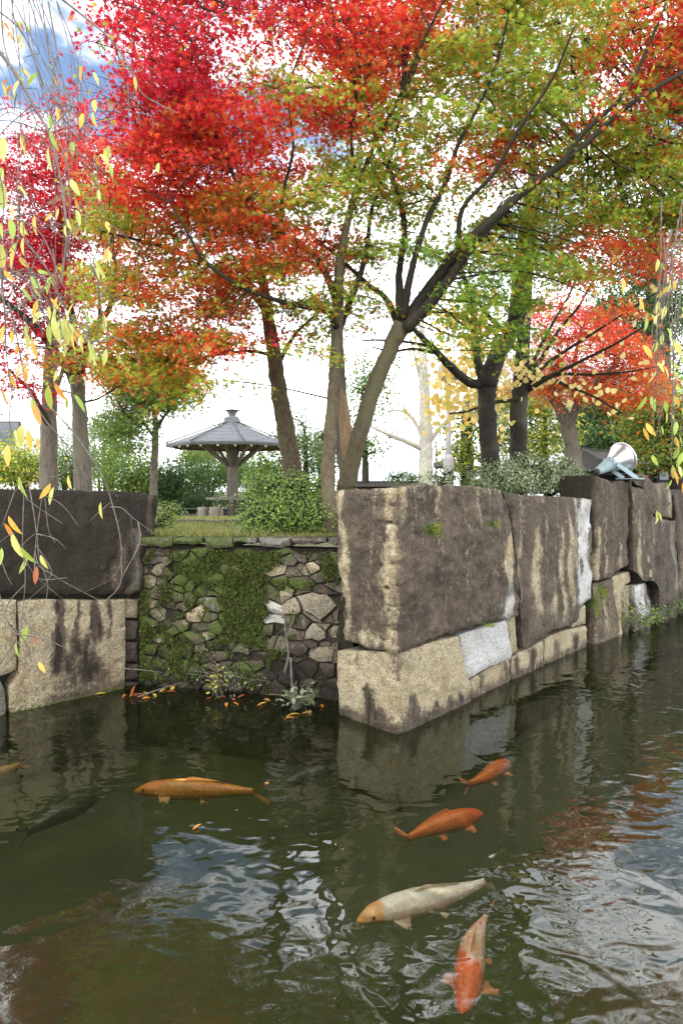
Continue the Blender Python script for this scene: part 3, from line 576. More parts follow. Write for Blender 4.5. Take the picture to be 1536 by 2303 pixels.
def moss_patch(face, cx, cy, rx, ry, right, parent, cnt=220, off=0.06):
    q = np.column_stack([cx + rng.normal(size=cnt) * rx * .5, cy + rng.normal(size=cnt) * ry * .5])
    z = np.array(fp(face, q, right)); p = face.at(z, np.full(cnt, off) + rng.uniform(0, .02, cnt)); nn = face.nr if right else face.nl
    c = np.array([(.14, .18, .015), (.09, .13, .012), (.2, .22, .02)])[rng.integers(0, 3, cnt)]
    tag(leaf_mesh('moss', p, np.array([*nn, .3]) + rng.normal(size=(cnt, 3)) * .5, rng.uniform(.01, .02, cnt), *DIA, c, M_MOSS, parent), kind='stuff')
moss_patch(FR, 963, 1190, 11, 17, True, rw); moss_patch(FR, 1097, 1178, 6, 9, True, rw, 90); moss_patch(FR, 1084, 1404, 14, 4, True, rw, 90)
moss_patch(FR2, 1348, 1335, 12, 18, True, rw, 260, .03); moss_patch(FR2, 1336, 1375, 6, 26, True, rw, 160, .03); moss_patch(FR2, 1459, 1205, 3, 20, True, rw, 60, .05)

# ------------------------------------------------------------------ ground behind the walls
def gz(x, y):
    base = np.where(y < 7.6, 1.235, np.where(y < 9.0, 1.235 - (y - 7.6) * .05, np.where(y < 20, 1.24 - (y - 9.0) * 0.04, .80)))
    return base + np.where(x > 0.9, .12 * np.clip((x - .9), 0, 1), 0)
ptsb = [FLW.at(np.array([(-30.0, 0)]), np.array([-.45]))[0], FLW.at(np.array([(0.33, 0)]), np.array([-.3]))[0], FRB.at(np.array([(0.02, 0)]), np.array([-.06]))[0], FRB.at(np.array([(s_hi, 0)]), np.array([-.06]))[0],
        FR.at(np.array([(-.45, 0)]), np.array([-.12]))[0], FR.at(np.array([(.35, 0)]), np.array([-.42]))[0], FR.at(np.array([(3.3, 0)]), np.array([-.3]))[0], FR2.at(np.array([(60.0, 0)]), np.array([-.3]))[0], np.array([160, 220, 0]), np.array([-160, 220, 0])]
pb = np.array([p[:2] for p in ptsb]); G = []
for y in list(np.arange(5.2, 12, .3)) + list(np.arange(12, 40, 2)) + [60, 100, 160]:
    for x in list(np.arange(-6, 8, .35)) if y < 12 else np.arange(-40, 41, 5): G.append((x + (rng.random() - .5) * .1, y))
G = np.array(G); G = G[inside(G, pb)]; G = G[seg_dist(G, pb) > .1]
r = geometry.delaunay_2d_cdt([Vector((float(a), float(b))) for a, b in np.vstack([pb, G])], [(i, (i + 1) % len(pb)) for i in range(len(pb))], [list(range(len(pb)))], 1, 1e-6)
gv = np.array([(v.x, v.y) for v in r[0]]); gz_ = gz(gv[:, 0], gv[:, 1]) + nz(gv, .8, 2.2) * .015
tag(mesh_obj('ground', np.column_stack([gv, gz_]), [list(f) for f in r[2]], M_SOIL), kind='structure')
def in_land(P): return inside(P, pb) & (seg_dist(P, pb) > .03)
n = 26000; yy = 5.4 + rng.random(n) ** 1.6 * 12; xx = (rng.uniform(250, 860, n) - CX) / F * yy; P = np.column_stack([xx, yy]); P = P[in_land(P)]
P = P[(nz(P, 1.6, 7.7, 3) + rng.random(len(P)) * .8) > .1]; n = len(P)
p3 = np.column_stack([P, gz(P[:, 0], P[:, 1])]); ex = 900; se = rng.uniform(s_lo + .05, s_hi - .35, ex); pe = FRB.at(np.column_stack([se, np.full(ex, 1.262)]), rng.uniform(-.25, .03, ex)); pe[:, 2] += nz(np.column_stack([se, se]), 5, 4.4, 2) * .01
pe = pe[nz(np.column_stack([pe[:, 0], pe[:, 0]]), 3, 8.8, 2) > -.12]; p3 = np.vstack([p3, pe]); n = len(p3)
dd = np.column_stack([rng.normal(size=(n, 2)) * .45, np.ones(n)])
BLADE = (np.array([(0, -.06, 0), (0, .06, 0), (.6, .03, .06), (1, 0, .2)]), np.array([(0, 1, 2), (0, 2, 3)]))
gc = np.array([(.13, .17, .03), (.2, .22, .045), (.26, .25, .08), (.3, .27, .12)])[rng.integers(0, 4, n)] * rng.uniform(.8, 1.2, (n, 1))
tag(leaf_mesh('grass', p3, np.column_stack([rng.normal(size=(n, 2)), np.zeros(n)]), rng.uniform(.03, .075, n), *BLADE, gc, M_LEAF, None, dd), 'short patchy grass on the terrace', kind='stuff')
# low kerb in the grass
kt = thing('stone_kerb', 'low mossy stone kerb running across the grass before the pavilion', 'kerb', W(540, 1180, 8.9))
M_KERB = simple('mossy_kerb', (.06, .06, .03), (.13, .12, .08), 8)
for i in range(9):
    c = W(400 + i * 42, 1177, 8.9); kb = MB()
    kb.box((c[0], 8.9 + rng.uniform(-.03, .03), 1.19), (.235, .12, .13 + rng.uniform(-.02, .02)), rng.uniform(-.05, .05)); kb.build('stone', M_KERB, kt)

# ------------------------------------------------------------------ trees
COLS = {'c': [(.34, .010, .026), (.27, .010, .022), (.40, .018, .03), (.22, .012, .015)],
        'R': [(.42, .026, .022), (.36, .016, .018), (.45, .045, .02), (.3, .014, .016)],
        'r': [(.44, .06, .02), (.40, .035, .018), (.42, .10, .022), (.26, .10, .02)],
        'o': [(.43, .085, .018), (.42, .05, .016), (.40, .12, .022), (.22, .17, .025)],
        'm': [(.27, .18, .02), (.37, .10, .018), (.20, .20, .025), (.15, .19, .022)],
        'g': [(.15, .23, .026), (.20, .25, .03), (.11, .19, .022), (.26, .23, .03)],
        'G': [(.09, .17, .022), (.12, .20, .026), (.15, .22, .03), (.075, .14, .02)],
        'y': [(.34, .34, .05), (.26, .29, .04), (.42, .36, .06), (.2, .25, .035)],
        'k': [(.62, .48, .16), (.68, .54, .22), (.58, .40, .10), (.5, .44, .12)],
        'd': [(.025, .055, .016), (.035, .07, .02), (.05, .085, .022), (.02, .04, .014)],
        'D': [(.05, .09, .022), (.07, .12, .03), (.09, .14, .03), (.04, .07, .018)],
        'v': [(.16, .2, .10), (.26, .3, .17), (.10, .14, .06), (.34, .36, .22)],
        'e': [(.10, .16, .03), (.14, .2, .035), (.07, .12, .025), (.2, .24, .05)]}
GAIN = {'c': 1.35, 'R': 1.5, 'r': 1.5, 'o': 1.5, 'm': 1.7, 'g': 1.75, 'G': 1.8, 'y': 1.25, 'k': 1.1, 'd': 1.3, 'D': 1.6, 'v': 1.15, 'e': 1.3}
def pick(kind, n): return np.minimum(.85, np.array(COLS[kind])[rng.integers(0, 4, n)] * GAIN[kind] * rng.uniform(.78, 1.2, (n, 1)))
class Tree:
    def __init__(s, name, label, cat, base, group=None):
        s.t = thing(name, label, cat, base, group); s.skel = []; s.rad = []; s.tw = Tubes(); s.lp = []; s.ln = []; s.ls = []; s.lc = []
    def limb(s, pts, rad, mat, name='branch', n=8, rough=.1, wob=0.015, sub=6):
        P = np.array([W(*p) for p in pts]) if len(pts[0]) == 3 and abs(pts[0][0]) > 30 or pts[0][1] > 60 else np.array(pts, float)
        Q = smooth_line(P, sub); m = len(Q)
        if wob: Q[1:-1] += rng.normal(size=(m - 2, 3)) * wob * np.interp(np.linspace(0, 1, m - 2), np.linspace(0, 1, len(np.atleast_1d(rad))), np.atleast_1d(rad))[:, None] * 3
        v, f = tube_geo(Q, rad, n, rough); s.skel.append(Q); s.rad.append(np.interp(np.linspace(0, 1, m), np.linspace(0, 1, len(np.atleast_1d(rad))), np.atleast_1d(rad)))
        f = [list(q) for q in f] + [list(range(n))[::-1], list(range(len(v) - n, len(v)))]
        return mesh_obj(name, v, f, mat, s.t)
    def twig(s, a, b, r0=.008, r1=.003, sag=.06, n=4):
        a = np.asarray(a); b = np.asarray(b); m = (a + b) / 2 + np.array([0, 0, sag * np.linalg.norm(b - a)]) + rng.normal(size=3) * .05 * np.linalg.norm(b - a)
        q = smooth_line([a, m, b], 3); s.tw.add(q, [r0, r1], n)
    def near(s, c):
        P = np.concatenate(s.skel); d = np.linalg.norm(P - c, axis=1) + .6 * np.maximum(0, P[:, 2] - c[2]); return P[np.argmin(d)], d.min()
    def pad(s, c, kind, a=.42, th=.07, n=130, size=.072, twl=1.7, mixk=None, tilt=.25, up=1.0):
        c = np.asarray(c); nn = np.array([rng.normal() * tilt, rng.normal() * tilt, 1.0]); nn /= np.linalg.norm(nn)
        q, d = s.near(c)
        if d < twl * 2.2: s.twig(q, c, min(.016, .005 + d * .004))
        ang = rng.random(n) * 2 * math.pi; rr = a * np.sqrt(rng.random(n)) * (1 + .35 * np.sin(3 * ang + rng.random() * 6))
        u = np.cross(nn, [1, 0, 0]); u /= np.linalg.norm(u); v = np.cross(nn, u)
        P = c + (rr * np.cos(ang))[:, None] * u + (rr * np.sin(ang))[:, None] * v + nn * (rng.normal(size=n) * th - .22 * rr * rr / a)[:, None]
        for k in range(5):
            j = rng.integers(0, n); s.tw.add(smooth_line([c, (c + P[j]) / 2 + [0, 0, .03], P[j]], 2), [.004, .0018], 3)
        s.lp.append(P); s.ln.append(nn * up + rng.normal(size=(n, 3)) * .45); s.ls.append(size * rng.uniform(.65, 1.2, n) * .5)
        col = pick(kind, n)
        if mixk:
            w_ = rng.random(n) < mixk[1]; col[w_] = pick(mixk[0], int(w_.sum()))
        s.lc.append(col)
    def done(s, twigmat, T=MAPLE, mat=None, name='foliage'):
        s.tw.build('twigs', twigmat, s.t) and None
        for o in s.t.children:
            if o.name.startswith('twigs'): o['kind'] = 'stuff'
        if s.lp:
            P = np.concatenate(s.lp); tag(leaf_mesh(name, P, np.concatenate(s.ln), np.concatenate(s.ls), *T, np.concatenate(s.lc), mat or M_LEAF, s.t), kind='stuff'); return len(P)
        return 0

# --- the three front maples -----------------------------------------------------
tA = Tree('maple_tree', 'big maple with one trunk leaning right and forking above the right stone wall', 'tree', W(770, 1135, 6.6))
tA.limb([(772, 1150, 6.75), (786, 1060, 6.6), (808, 980, 6.5), (838, 880, 6.4), (878, 785, 6.3), (906, 728, 6.25)], [.105, .088, .078, .076, .074, .088], B_MAPLE, 'trunk', 14, .08)
tA.limb([(906, 735, 6.25), (960, 655, 6.2), (1030, 565, 6.0), (1110, 490, 5.8), (1180, 430, 5.7), (1262, 370, 5.6), (1335, 305, 5.5), (1420, 232, 5.4), (1540, 160, 5.3), (1640, 110, 5.2)], [.066, .052, .044, .037, .032, .027, .023, .019, .015, .009], B_LIMB)
tA.limb([(912, 740, 6.2), (985, 660, 6.1), (1050, 570, 6.0), (1110, 500, 6.1), (1200, 410, 6.2), (1290, 365, 6.3), (1390, 340, 6.3), (1500, 260, 6.2)], [.062, .046, .038, .031, .025, .02, .014, .009], B_LIMB)
tA.limb([(903, 725, 6.25), (897, 620, 6.3), (910, 520, 6.35), (896, 440, 6.3), (872, 375, 6.3), (850, 328, 6.2), (820, 230, 6.1)], [.05, .034, .026, .025, .022, .018, .008], B_LIMB)
tA.limb([(905, 715, 6.2), (925, 610, 6.0), (958, 500, 5.9), (1000, 415, 5.8), (1030, 325, 5.7), (1080, 230, 5.6), (1120, 130, 5.5), (1150, 0, 5.4)], [.045, .03, .024, .02, .018, .014, .011, .006], B_LIMB)
tA.limb([(893, 722, 6.3), (868, 672, 6.4), (828, 640, 6.5), (790, 605, 6.6), (745, 565, 6.7), (690, 520, 6.6)], [.04, .026, .022, .018, .014, .008], B_LIMB)
tA.limb([(1262, 370, 5.6), (1310, 300, 5.5), (1400, 215, 5.4), (1450, 120, 5.3), (1500, 0, 5.2)], [.025, .02, .016, .012, .007], B_LIMB)
tA.limb([(1030, 565, 6.0), (1040, 470, 5.8), (1110, 390, 5.6), (1160, 300, 5.4), (1240, 180, 5.2), (1290, 60, 5.0)], [.028, .02, .016, .013, .01, .006], B_LIMB)
tB = Tree('maple_tree', 'slim upright maple trunk growing just left of the forked leaning maple', 'tree', W(742, 1190, 6.0))
tB.limb([(745, 1205, 5.95), (738, 1080, 6.05), (742, 980, 6.1), (752, 860, 6.15), (757, 760, 6.2), (762, 640, 6.2), (768, 560, 6.2), (792, 460, 6.2), (806, 400, 6.1)], [.075, .062, .058, .056, .055, .048, .04, .03, .02], B_MAPLE, 'trunk', 12)
tB.limb([(760, 745, 6.2), (782, 690, 6.3), (806, 630, 6.4), (824, 560, 6.4), (838, 465, 6.4), (880, 350, 6.2), (905, 220, 6.0)], [.042, .034, .03, .024, .018, .012, .006], B_LIMB)
tB.limb([(760, 680, 6.2), (722, 595, 6.1), (682, 552, 6.0), (622, 518, 5.9), (565, 455, 5.8), (528, 400, 5.7), (498, 325, 5.6), (440, 220, 5.5), (432, 140, 5.4), (456, -10, 5.3)], [.036, .03, .027, .024, .021, .018, .016, .013, .01, .006], B_LIMB)
tB.limb([(757, 735, 6.15), (735, 700, 6.0), (680, 690, 5.9), (600, 668, 5.8), (520, 632, 5.7), (455, 582, 5.6), (428, 535, 5.5), (382, 455, 5.4)], [.03, .024, .02, .018, .016, .013, .01, .006], B_LIMB)
tB.limb([(796, 450, 6.2), (838, 335, 6.0), (888, 240, 5.8), (922, 160, 5.6), (965, 65, 5.4), (1010, -20, 5.2)], [.026, .02, .017, .013, .01, .006], B_LIMB)
tB.limb([(804, 405, 6.1), (790, 320, 5.9), (800, 200, 5.7), (760, 90, 5.5), (740, -20, 5.3)], [.018, .014, .011, .008, .005], B_LIMB)
tB.limb([(622, 518, 5.9), (640, 420, 5.7), (660, 330, 5.5), (650, 200, 5.3), (700, 60, 5.1)], [.018, .014, .011, .008, .005], B_LIMB)
tC = Tree('maple_tree', 'maple with a smooth pale trunk leaning left just right of the pavilion roof', 'tree', W(668, 1120, 7.6))
tC.limb([(672, 1150, 7.6), (655, 1040, 7.5), (640, 950, 7.5), (625, 860, 7.4), (612, 770, 7.3), (600, 690, 7.2), (590, 620, 7.1)], [.12, .105, .098, .088, .075, .06, .04], B_MAPLE, 'trunk', 12)
tC.limb([(628, 815, 7.4), (655, 765, 7.3), (680, 735, 7.2), (720, 700, 7.1)], [.03, .022, .016, .01], B_LIMB)
tC.limb([(602, 700, 7.2), (545, 640, 7.0), (480, 600, 6.8), (400, 565, 6.6), (310, 540, 6.4), (230, 520, 6.3)], [.04, .03, .024, .019, .014, .008], B_LIMB)
tC.limb([(615, 800, 7.35), (560, 790, 7.2), (480, 800, 7.0), (400, 820, 6.9), (330, 850, 6.8)], [.022, .017, .013, .01, .006], B_LIMB)
tC.limb([(590, 625, 7.1), (575, 540, 6.9), (520, 470, 6.7), (430, 410, 6.5), (330, 360, 6.3)], [.035, .026, .02, .014, .008], B_LIMB)
ROWS = {  # y of the row centre -> string per 100 px from x = 0 (two letters: colour, amount)
 -60: '.. .. c1 c2 c2 s1 c3 c3 R3 R3 r2 m2 m3 m3 t2 t3 t3 c3',
 50:  '.. .. s1 c3 c2 s1 c2 R3 R4 r3 m3 m3 m3 m3 t2 t3 t3 t3',
 150: '.. .. .. c3 c3 s1 m2 r3 r4 m3 m3 g3 m3 t2 t2 t3 t3 t3',
 250: '.. .. s1 c2 R3 R3 m2 R3 m3 g3 g2 m3 g3 t2 g3 t3 m3 t2',
 350: '.. .. R2 R4 R4 R4 R2 m2 g3 m2 r2 t3 m3 g4 g4 g3 m2 ..',
 450: '.. .. g3 R4 r5 o4 m3 g2 g3 m2 g2 m3 g4 g4 G4 g4 r2 ..',
 550: '.. .. m2 o4 m3 r5 r4 r3 g2 G2 g2 g3 G3 r2 r1 .. .. ..',
 640: '.. .. m3 r3 o5 r3 m3 m3 g1 .. G2 G3 m2 r1 .. .. .. ..',
 735: '.. .. m2 o4 r4 s2 s2 m2 .. .. g1 G2 .. .. .. .. .. ..',
 810: '.. .. m1 o3 m2 s1 .. .. .. .. .. .. .. .. .. .. .. ..',
 860: '.. .. .. m2 .. .. .. .. .. .. .. .. .. .. .. .. .. ..'}
MIXES = {'t': ('m', .45), 'c': ('R', .25), 'R': ('r', .3), 'r': ('o', .3), 'o': ('m', .45), 'm': ('g', .55), 'g': ('m', .25), 'G': ('g', .3), 's': ('m', .3)}
TREES = [tA, tB, tC]; PARR = [np.concatenate(t.skel) for t in TREES]; npads = 0
for y, row in ROWS.items():
    for i, cell in enumerate(row.split()):
        if cell == '..': continue
        kc, cnt = cell[0], int(cell[1]); sparse = kc == 's'; kc = {'s': 'c', 't': 'R'}.get(kc, kc)
        for _ in range(int(cnt * 2.05 + rng.random())):
            px = i * 100 + rng.uniform(-8, 108); py = y + rng.uniform(-55, 55)
            D = 6.35 - .0012 * max(0, 600 - py) + (rng.uniform(-.75, 1.2) if px < 720 else rng.uniform(-.4, 1.5))
            if px < 420 and py > 480: D = rng.uniform(6.2, 7.0)
            c = W(px, py, D); ti = int(np.argmin([np.min(np.linalg.norm(p - c, axis=1)) for p in PARR]))
            TREES[ti].pad(c, kc, rng.uniform(.26, .44), .038, 70 if sparse else int(rng.uniform(190, 270)), .068, 1.7, MIXES.get(cell[0]), .17, .75); npads += 1
nl = [t.done(B_LIMB) for t in TREES]; print('pads', npads, 'leaves', nl)

tD = Tree('tree', 'old trunk with bark peeled to tan wood between the two front maple trunks', 'tree', W(785, 1125, 7.2))
tD.limb([(792, 1140, 7.2), (778, 1040, 7.2), (770, 940, 7.2), (766, 850, 7.2), (762, 760, 7.2), (762, 660, 7.1), (775, 590, 7.0)], [.10, .09, .075, .055, .045, .035, .02], B_GREY, 'trunk', 12)
q = smooth_line([W(784, 1090, 7.12), W(780, 1000, 7.12), W(772, 920, 7.13), W(767, 870, 7.15)], 6)
v, f = tube_geo(q, [.03, .075, .062, .01], 10, .12); mesh_obj('bare_wood', v, f, B_STRIP, tD.t); tD.done(B_GREY)

# --- left red maple, grey trunk with bare twigs -----------------------------------
tE = Tree('maple_tree', 'crimson maple forking low behind the black block of the left stone wall', 'tree', W(185, 1110, 8.6))
tE.limb([(190, 1140, 8.6), (186, 1060, 8.6), (182, 980, 8.6), (178, 900, 8.6), (172, 845, 8.6)], [.12, .105, .095, .085, .095], B_GREY, 'trunk', 12)
tE.limb([(168, 852, 8.6), (148, 820, 8.5), (120, 785, 8.4), (90, 745, 8.2), (40, 700, 8.1), (-40, 640, 8.0)], [.07, .06, .052, .045, .035, .02], B_LIMB)
tE.limb([(172, 850, 8.6), (165, 790, 8.7), (168, 740, 8.7), (150, 640, 8.7), (140, 500, 8.6), (120, 380, 8.5), (110, 300, 8.4)], [.065, .055, .045, .035, .026, .016, .008], B_LIMB)
tE.limb([(178, 850, 8.6), (196, 780, 8.5), (222, 725, 8.4), (248, 690, 8.3), (260, 600, 8.2), (240, 480, 8.1)], [.06, .05, .042, .034, .024, .012], B_LIMB)
tE.limb([(205, 760, 8.5), (218, 740, 8.6), (225, 700, 8.6), (220, 640, 8.5)], [.03, .025, .02, .012], B_LIMB)
tE.limb([(185, 905, 8.6), (225, 895, 8.5), (280, 860, 8.4), (310, 835, 8.3)], [.016, .012, .008, .004], B_LIMB)
for row, y in (('s1 c2 c1', 270), ('c4 c6 c2', 350), ('c6 c7 m4', 430), ('c7 c8 R5', 520), ('c7 c8 R5', 610), ('c6 c7 c3', 690), ('c4 c4 s2', 770), ('c2 m2 ..', 840)):
    for i, cell in enumerate(('%s1 ' % row[0] + row).split()):
        if '.' in cell: continue
        for _ in range(int(cell[1])):
            sp = cell[0] == 's'
            tE.pad(W(-100 + i * 100 + rng.uniform(0, 100), y + rng.uniform(-45, 45), 8.5 + rng.uniform(-.7, .8)), 'c' if sp else cell[0], rng.uniform(.35, .5), .05, 80 if sp else 240, .076, 1.8, ('R', .2), .18, .7)
for _ in range(7): tE.pad(W(rng.uniform(205, 320), rng.uniform(790, 880), 8.3), 'c', .25, .05, 26, .06, 1.5, ('m', .3))
tE.done(B_LIMB)
tF = Tree('tree', 'straight rough grey trunk with bare twigs standing left of the crimson maple', 'tree', W(112, 1110, 9.8))
tF.limb([(112, 1140, 9.8), (110, 980, 9.8), (114, 850, 9.8), (122, 700, 9.8), (135, 560, 9.8), (160, 420, 9.7), (190, 300, 9.6)], [.135, .115, .10, .08, .06, .04, .012], B_GREY, 'trunk', 12)
tF.limb([(112, 960, 9.75), (90, 915, 9.6), (70, 880, 9.5), (20, 830, 9.3)], [.05, .036, .026, .012], B_LIMB)
tF.limb([(118, 900, 9.8), (140, 840, 9.9), (155, 780, 9.9), (180, 700, 9.9)], [.035, .028, .02, .01], B_GREY)
for i in range(70):
    a = tF.skel[0][rng.integers(22, len(tF.skel[0]) - 1)]; b = a + np.array([rng.normal() * .55, rng.normal() * .4, rng.uniform(.3, 1.3)]); tF.twig(a, b, .008, .002, .08)
    for k in range(3): c = a + (b - a) * rng.uniform(.4, .9); tF.twig(c, c + np.array([rng.normal() * .2, rng.normal() * .15, rng.uniform(.15, .5)]), .004, .0015, .05, 3)
tF.done(B_TWIG)

# --- right-hand trees ---------------------------------------------------------------
tH = Tree('tree', 'dark mossy tree forking low, nearer of two behind the pale-leaved shrub', 'tree', W(1100, 1090, 8.1))
tH.limb([(1102, 1120, 8.1), (1102, 1040, 8.1), (1096, 960, 8.1), (1094, 890, 8.1), (1098, 855, 8.1), (1118, 800, 8.2), (1148, 750, 8.3), (1164, 690, 8.35), (1172, 610, 8.4), (1180, 530, 8.4), (1195, 420, 8.4), (1200, 300, 8.4)], [.125, .112, .105, .105, .12, .10, .095, .11, .10, .085, .06, .03], B_DARK, 'trunk', 14, .16)
tH.limb([(1090, 868, 8.1), (1050, 856, 8.0), (1010, 822, 7.9), (985, 795, 7.8), (950, 760, 7.7), (925, 735, 7.6)], [.06, .052, .046, .04, .034, .022], B_DARK)
tH.limb([(985, 795, 7.8), (930, 785, 7.7), (880, 790, 7.6), (835, 780, 7.5)], [.02, .017, .013, .008], B_LIMB)
tH.limb([(975, 780, 7.8), (920, 770, 7.8), (850, 765, 7.8), (790, 768, 7.8)], [.018, .015, .012, .006], B_LIMB)
tH.limb([(1086, 858, 8.1), (1072, 800, 8.0), (1066, 740, 8.0), (1062, 680, 7.9), (1035, 600, 7.8)], [.06, .048, .042, .036, .02], B_DARK)
tH.limb([(1148, 752, 8.3), (1120, 735, 8.1), (1090, 700, 8.0), (1062, 660, 7.9), (1040, 610, 7.8)], [.04, .03, .024, .018, .01], B_LIMB)
tH.limb([(1180, 560, 8.4), (1210, 555, 8.3), (1240, 560, 8.2), (1270, 540, 8.1), (1330, 480, 8.0)], [.05, .035, .028, .02, .01], B_LIMB)
for _ in range(9): tH.pad(W(rng.uniform(1010, 1180), rng.uniform(580, 740), rng.uniform(7.4, 8)), 'G', .3, .06, 70, .075, 1.5, ('g', .3))
for _ in range(20): tH.pad(W(rng.uniform(1250, 1560), rng.uniform(470, 630), rng.uniform(7.6, 8.8)), 'R' if rng.random() < .7 else 'm', .34, .06, 110, .075, 2, ('r', .3))
for _ in range(10): tH.pad(W(rng.uniform(1430, 1600), rng.uniform(330, 480), rng.uniform(7.6, 8.8)), 'c', .34, .06, 90, .075, 2, ('R', .3))
tH.done(B_LIMB)
tI = Tree('katsura_tree', 'dark-trunked tree with round pale yellow leaves on long straight twigs fanning right', 'tree', W(1165, 1090, 8.9))
tI.limb([(1165, 1120, 8.9), (1164, 1040, 8.9), (1166, 950, 8.9), (1170, 870, 8.9), (1174, 800, 8.9), (1180, 700, 8.9), (1190, 600, 8.9), (1205, 480, 8.8), (1230, 380, 8.7)], [.125, .11, .11, .105, .09, .075, .05, .03, .01], B_DARK, 'trunk', 12, .14)
FAN = [[(1178, 885, 8.9), (1215, 855, 8.8), (1260, 842, 8.7), (1340, 842, 8.5), (1420, 835, 8.3), (1500, 820, 8.1)],
       [(1178, 875, 8.9), (1215, 830, 8.8), (1270, 790, 8.7), (1340, 745, 8.5), (1410, 700, 8.3), (1490, 650, 8.1)],
       [(1180, 865, 8.9), (1220, 800, 8.9), (1262, 735, 8.9), (1300, 690, 8.8), (1340, 620, 8.7), (1380, 560, 8.6)],
       [(1180, 860, 8.9), (1205, 800, 9.0), (1235, 740, 9.0), (1270, 680, 9.0), (1300, 620, 8.9), (1320, 570, 8.9)],
       [(1182, 880, 8.9), (1240, 845, 8.6), (1300, 815, 8.4), (1380, 775, 8.2), (1470, 720, 8.0), (1540, 670, 7.9)],
       [(1180, 890, 8.9), (1150, 900, 8.8), (1110, 905, 8.7), (1050, 925, 8.6), (1010, 930, 8.5)],
       [(1176, 800, 8.9), (1130, 760, 9.0), (1080, 730, 9.1), (1020, 705, 9.2), (960, 690, 9.3)],
       [(1180, 850, 8.9), (1230, 850, 8.7), (1280, 870, 8.6), (1330, 890, 8.5), (1400, 930, 8.4)]]
for p in FAN: tI.limb(p, [.036, .026, .02, .015, .01, .005][:len(p)], B_LIMB, n=6)
me_k = None
def obj_leaf(name, me, loc, rot, sc, parent):
    o = bpy.data.objects.new(name, me); COL.objects.link(o); o.location = loc; o.rotation_euler = rot; o.scale = (sc,) * 3
    if parent: o.parent = parent; o.matrix_parent_inverse = parent.matrix_basis.inverted()
    return o
kv = mesh_obj('leaf', RND[0], RND[1], ML['k']); me_k = kv.data; bpy.data.objects.remove(kv)
spots = []
for p in FAN:
    Q = smooth_line([W(*q) for q in p], 12)
    for k in range(22): spots.append((Q[rng.integers(10, len(Q))], .10))
for cx_, cy_, rx, ry, nn in ((1175, 830, 32, 45, 46), (1140, 850, 30, 30, 18), (1170, 700, 18, 25, 10), (1350, 880, 60, 18, 22)):
    for k in range(nn): spots.append((W(cx_ + rng.normal() * rx * .6, cy_ + rng.normal() * ry * .6, 8.5 + rng.normal() * .15), .02))
for c, j in spots[:290]:
    obj_leaf('leaf', me_k, c + rng.normal(size=3) * j * (1, 1, .6) - np.array([0, 0, .02]), (rng.normal() * .5 + 1.1, rng.normal() * .5, rng.random() * 6.3), rng.uniform(.06, .088), tI.t)
for _ in range(36):
    P = W(rng.uniform(985, 1110), rng.uniform(690, 935), 9.8 + rng.normal() * .4) + rng.normal(size=(26, 3)) * .22
    tI.lp.append(P); tI.ln.append(rng.normal(size=(26, 3)) + [0, -.6, .5]); tI.ls.append(rng.uniform(.07, .1, 26)); tI.lc.append(pick('k', 26))
tI.done(B_LIMB, RND)
tJ = Tree('maple_tree', 'round orange-red maple with a crooked pale trunk behind the floodlight', 'tree', W(1288, 1080, 12.0))
tJ.limb([(1292, 1100, 12), (1290, 1040, 12), (1284, 990, 12), (1276, 955, 12), (1258, 920, 12), (1240, 885, 12), (1243, 850, 12), (1262, 800, 12)], [.16, .14, .125, .125, .095, .085, .07, .04], B_GREY, 'trunk', 12)
tJ.limb([(1280, 960, 12), (1294, 920, 11.9), (1310, 890, 11.8), (1350, 850, 11.6), (1400, 800, 11.4)], [.08, .07, .05, .035, .015], B_GREY)
tJ.limb([(1296, 915, 11.9), (1290, 860, 12), (1295, 790, 12), (1320, 710, 12)], [.06, .05, .035, .015], B_GREY)
for _ in range(110):
    px = rng.uniform(1165, 1465); t_ = (px - 1165) / 300; py = rng.uniform(650 + 90 * abs(t_ - .35) * 2, 905 - 25 * (1 - t_))
    tJ.pad(W(px, py, rng.uniform(11.2, 12.8)), 'R' if py < 760 else ('r' if py < 840 else 'o'), rng.uniform(.42, .6), .05, 230, .07, 2.0, ('r', .35), .15, .8)
tJ.done(B_LIMB)
tK = Tree('tree', 'bare pale grey tree with open limbs between the maples and the lamp post', 'tree', W(957, 1090, 14))
tK.limb([(958, 1110, 14), (957, 1030, 14), (957, 960, 14), (955, 900, 14), (951, 800, 14), (948, 720, 14), (940, 640, 14)], [.16, .14, .13, .115, .08, .05, .02], B_PALE, 'trunk', 10)
tK.limb([(952, 1012, 14), (925, 998, 13.9), (880, 980, 13.8), (830, 958, 13.7)], [.06, .055, .045, .02], B_PALE)
tK.limb([(950, 985, 14), (930, 945, 14.1), (905, 925, 14.2), (865, 925, 14.2)], [.045, .035, .028, .012], B_PALE)
tK.limb([(962, 1000, 14), (990, 960, 14.1), (1030, 915, 14.2), (1060, 880, 14.3)], [.05, .045, .03, .012], B_PALE)
tK.limb([(953, 890, 14), (940, 830, 14.1), (925, 770, 14.1), (915, 720, 14.1)], [.045, .03, .02, .01], B_PALE)
for i in range(60):
    a = tK.skel[rng.integers(0, 5)]; a = a[rng.integers(len(a) // 2, len(a))]; tK.twig(a, a + np.array([rng.normal() * .5, rng.normal() * .3, rng.uniform(-.1, .8)]), .009, .003, .1)
for _ in range(14): tK.pad(W(rng.uniform(850, 990), rng.uniform(800, 960), 14.0), 'k' if rng.random() < .5 else 'o', .3, .1, 16, .1, 1.5, ('y', .4))
tK.done(B_PALE)
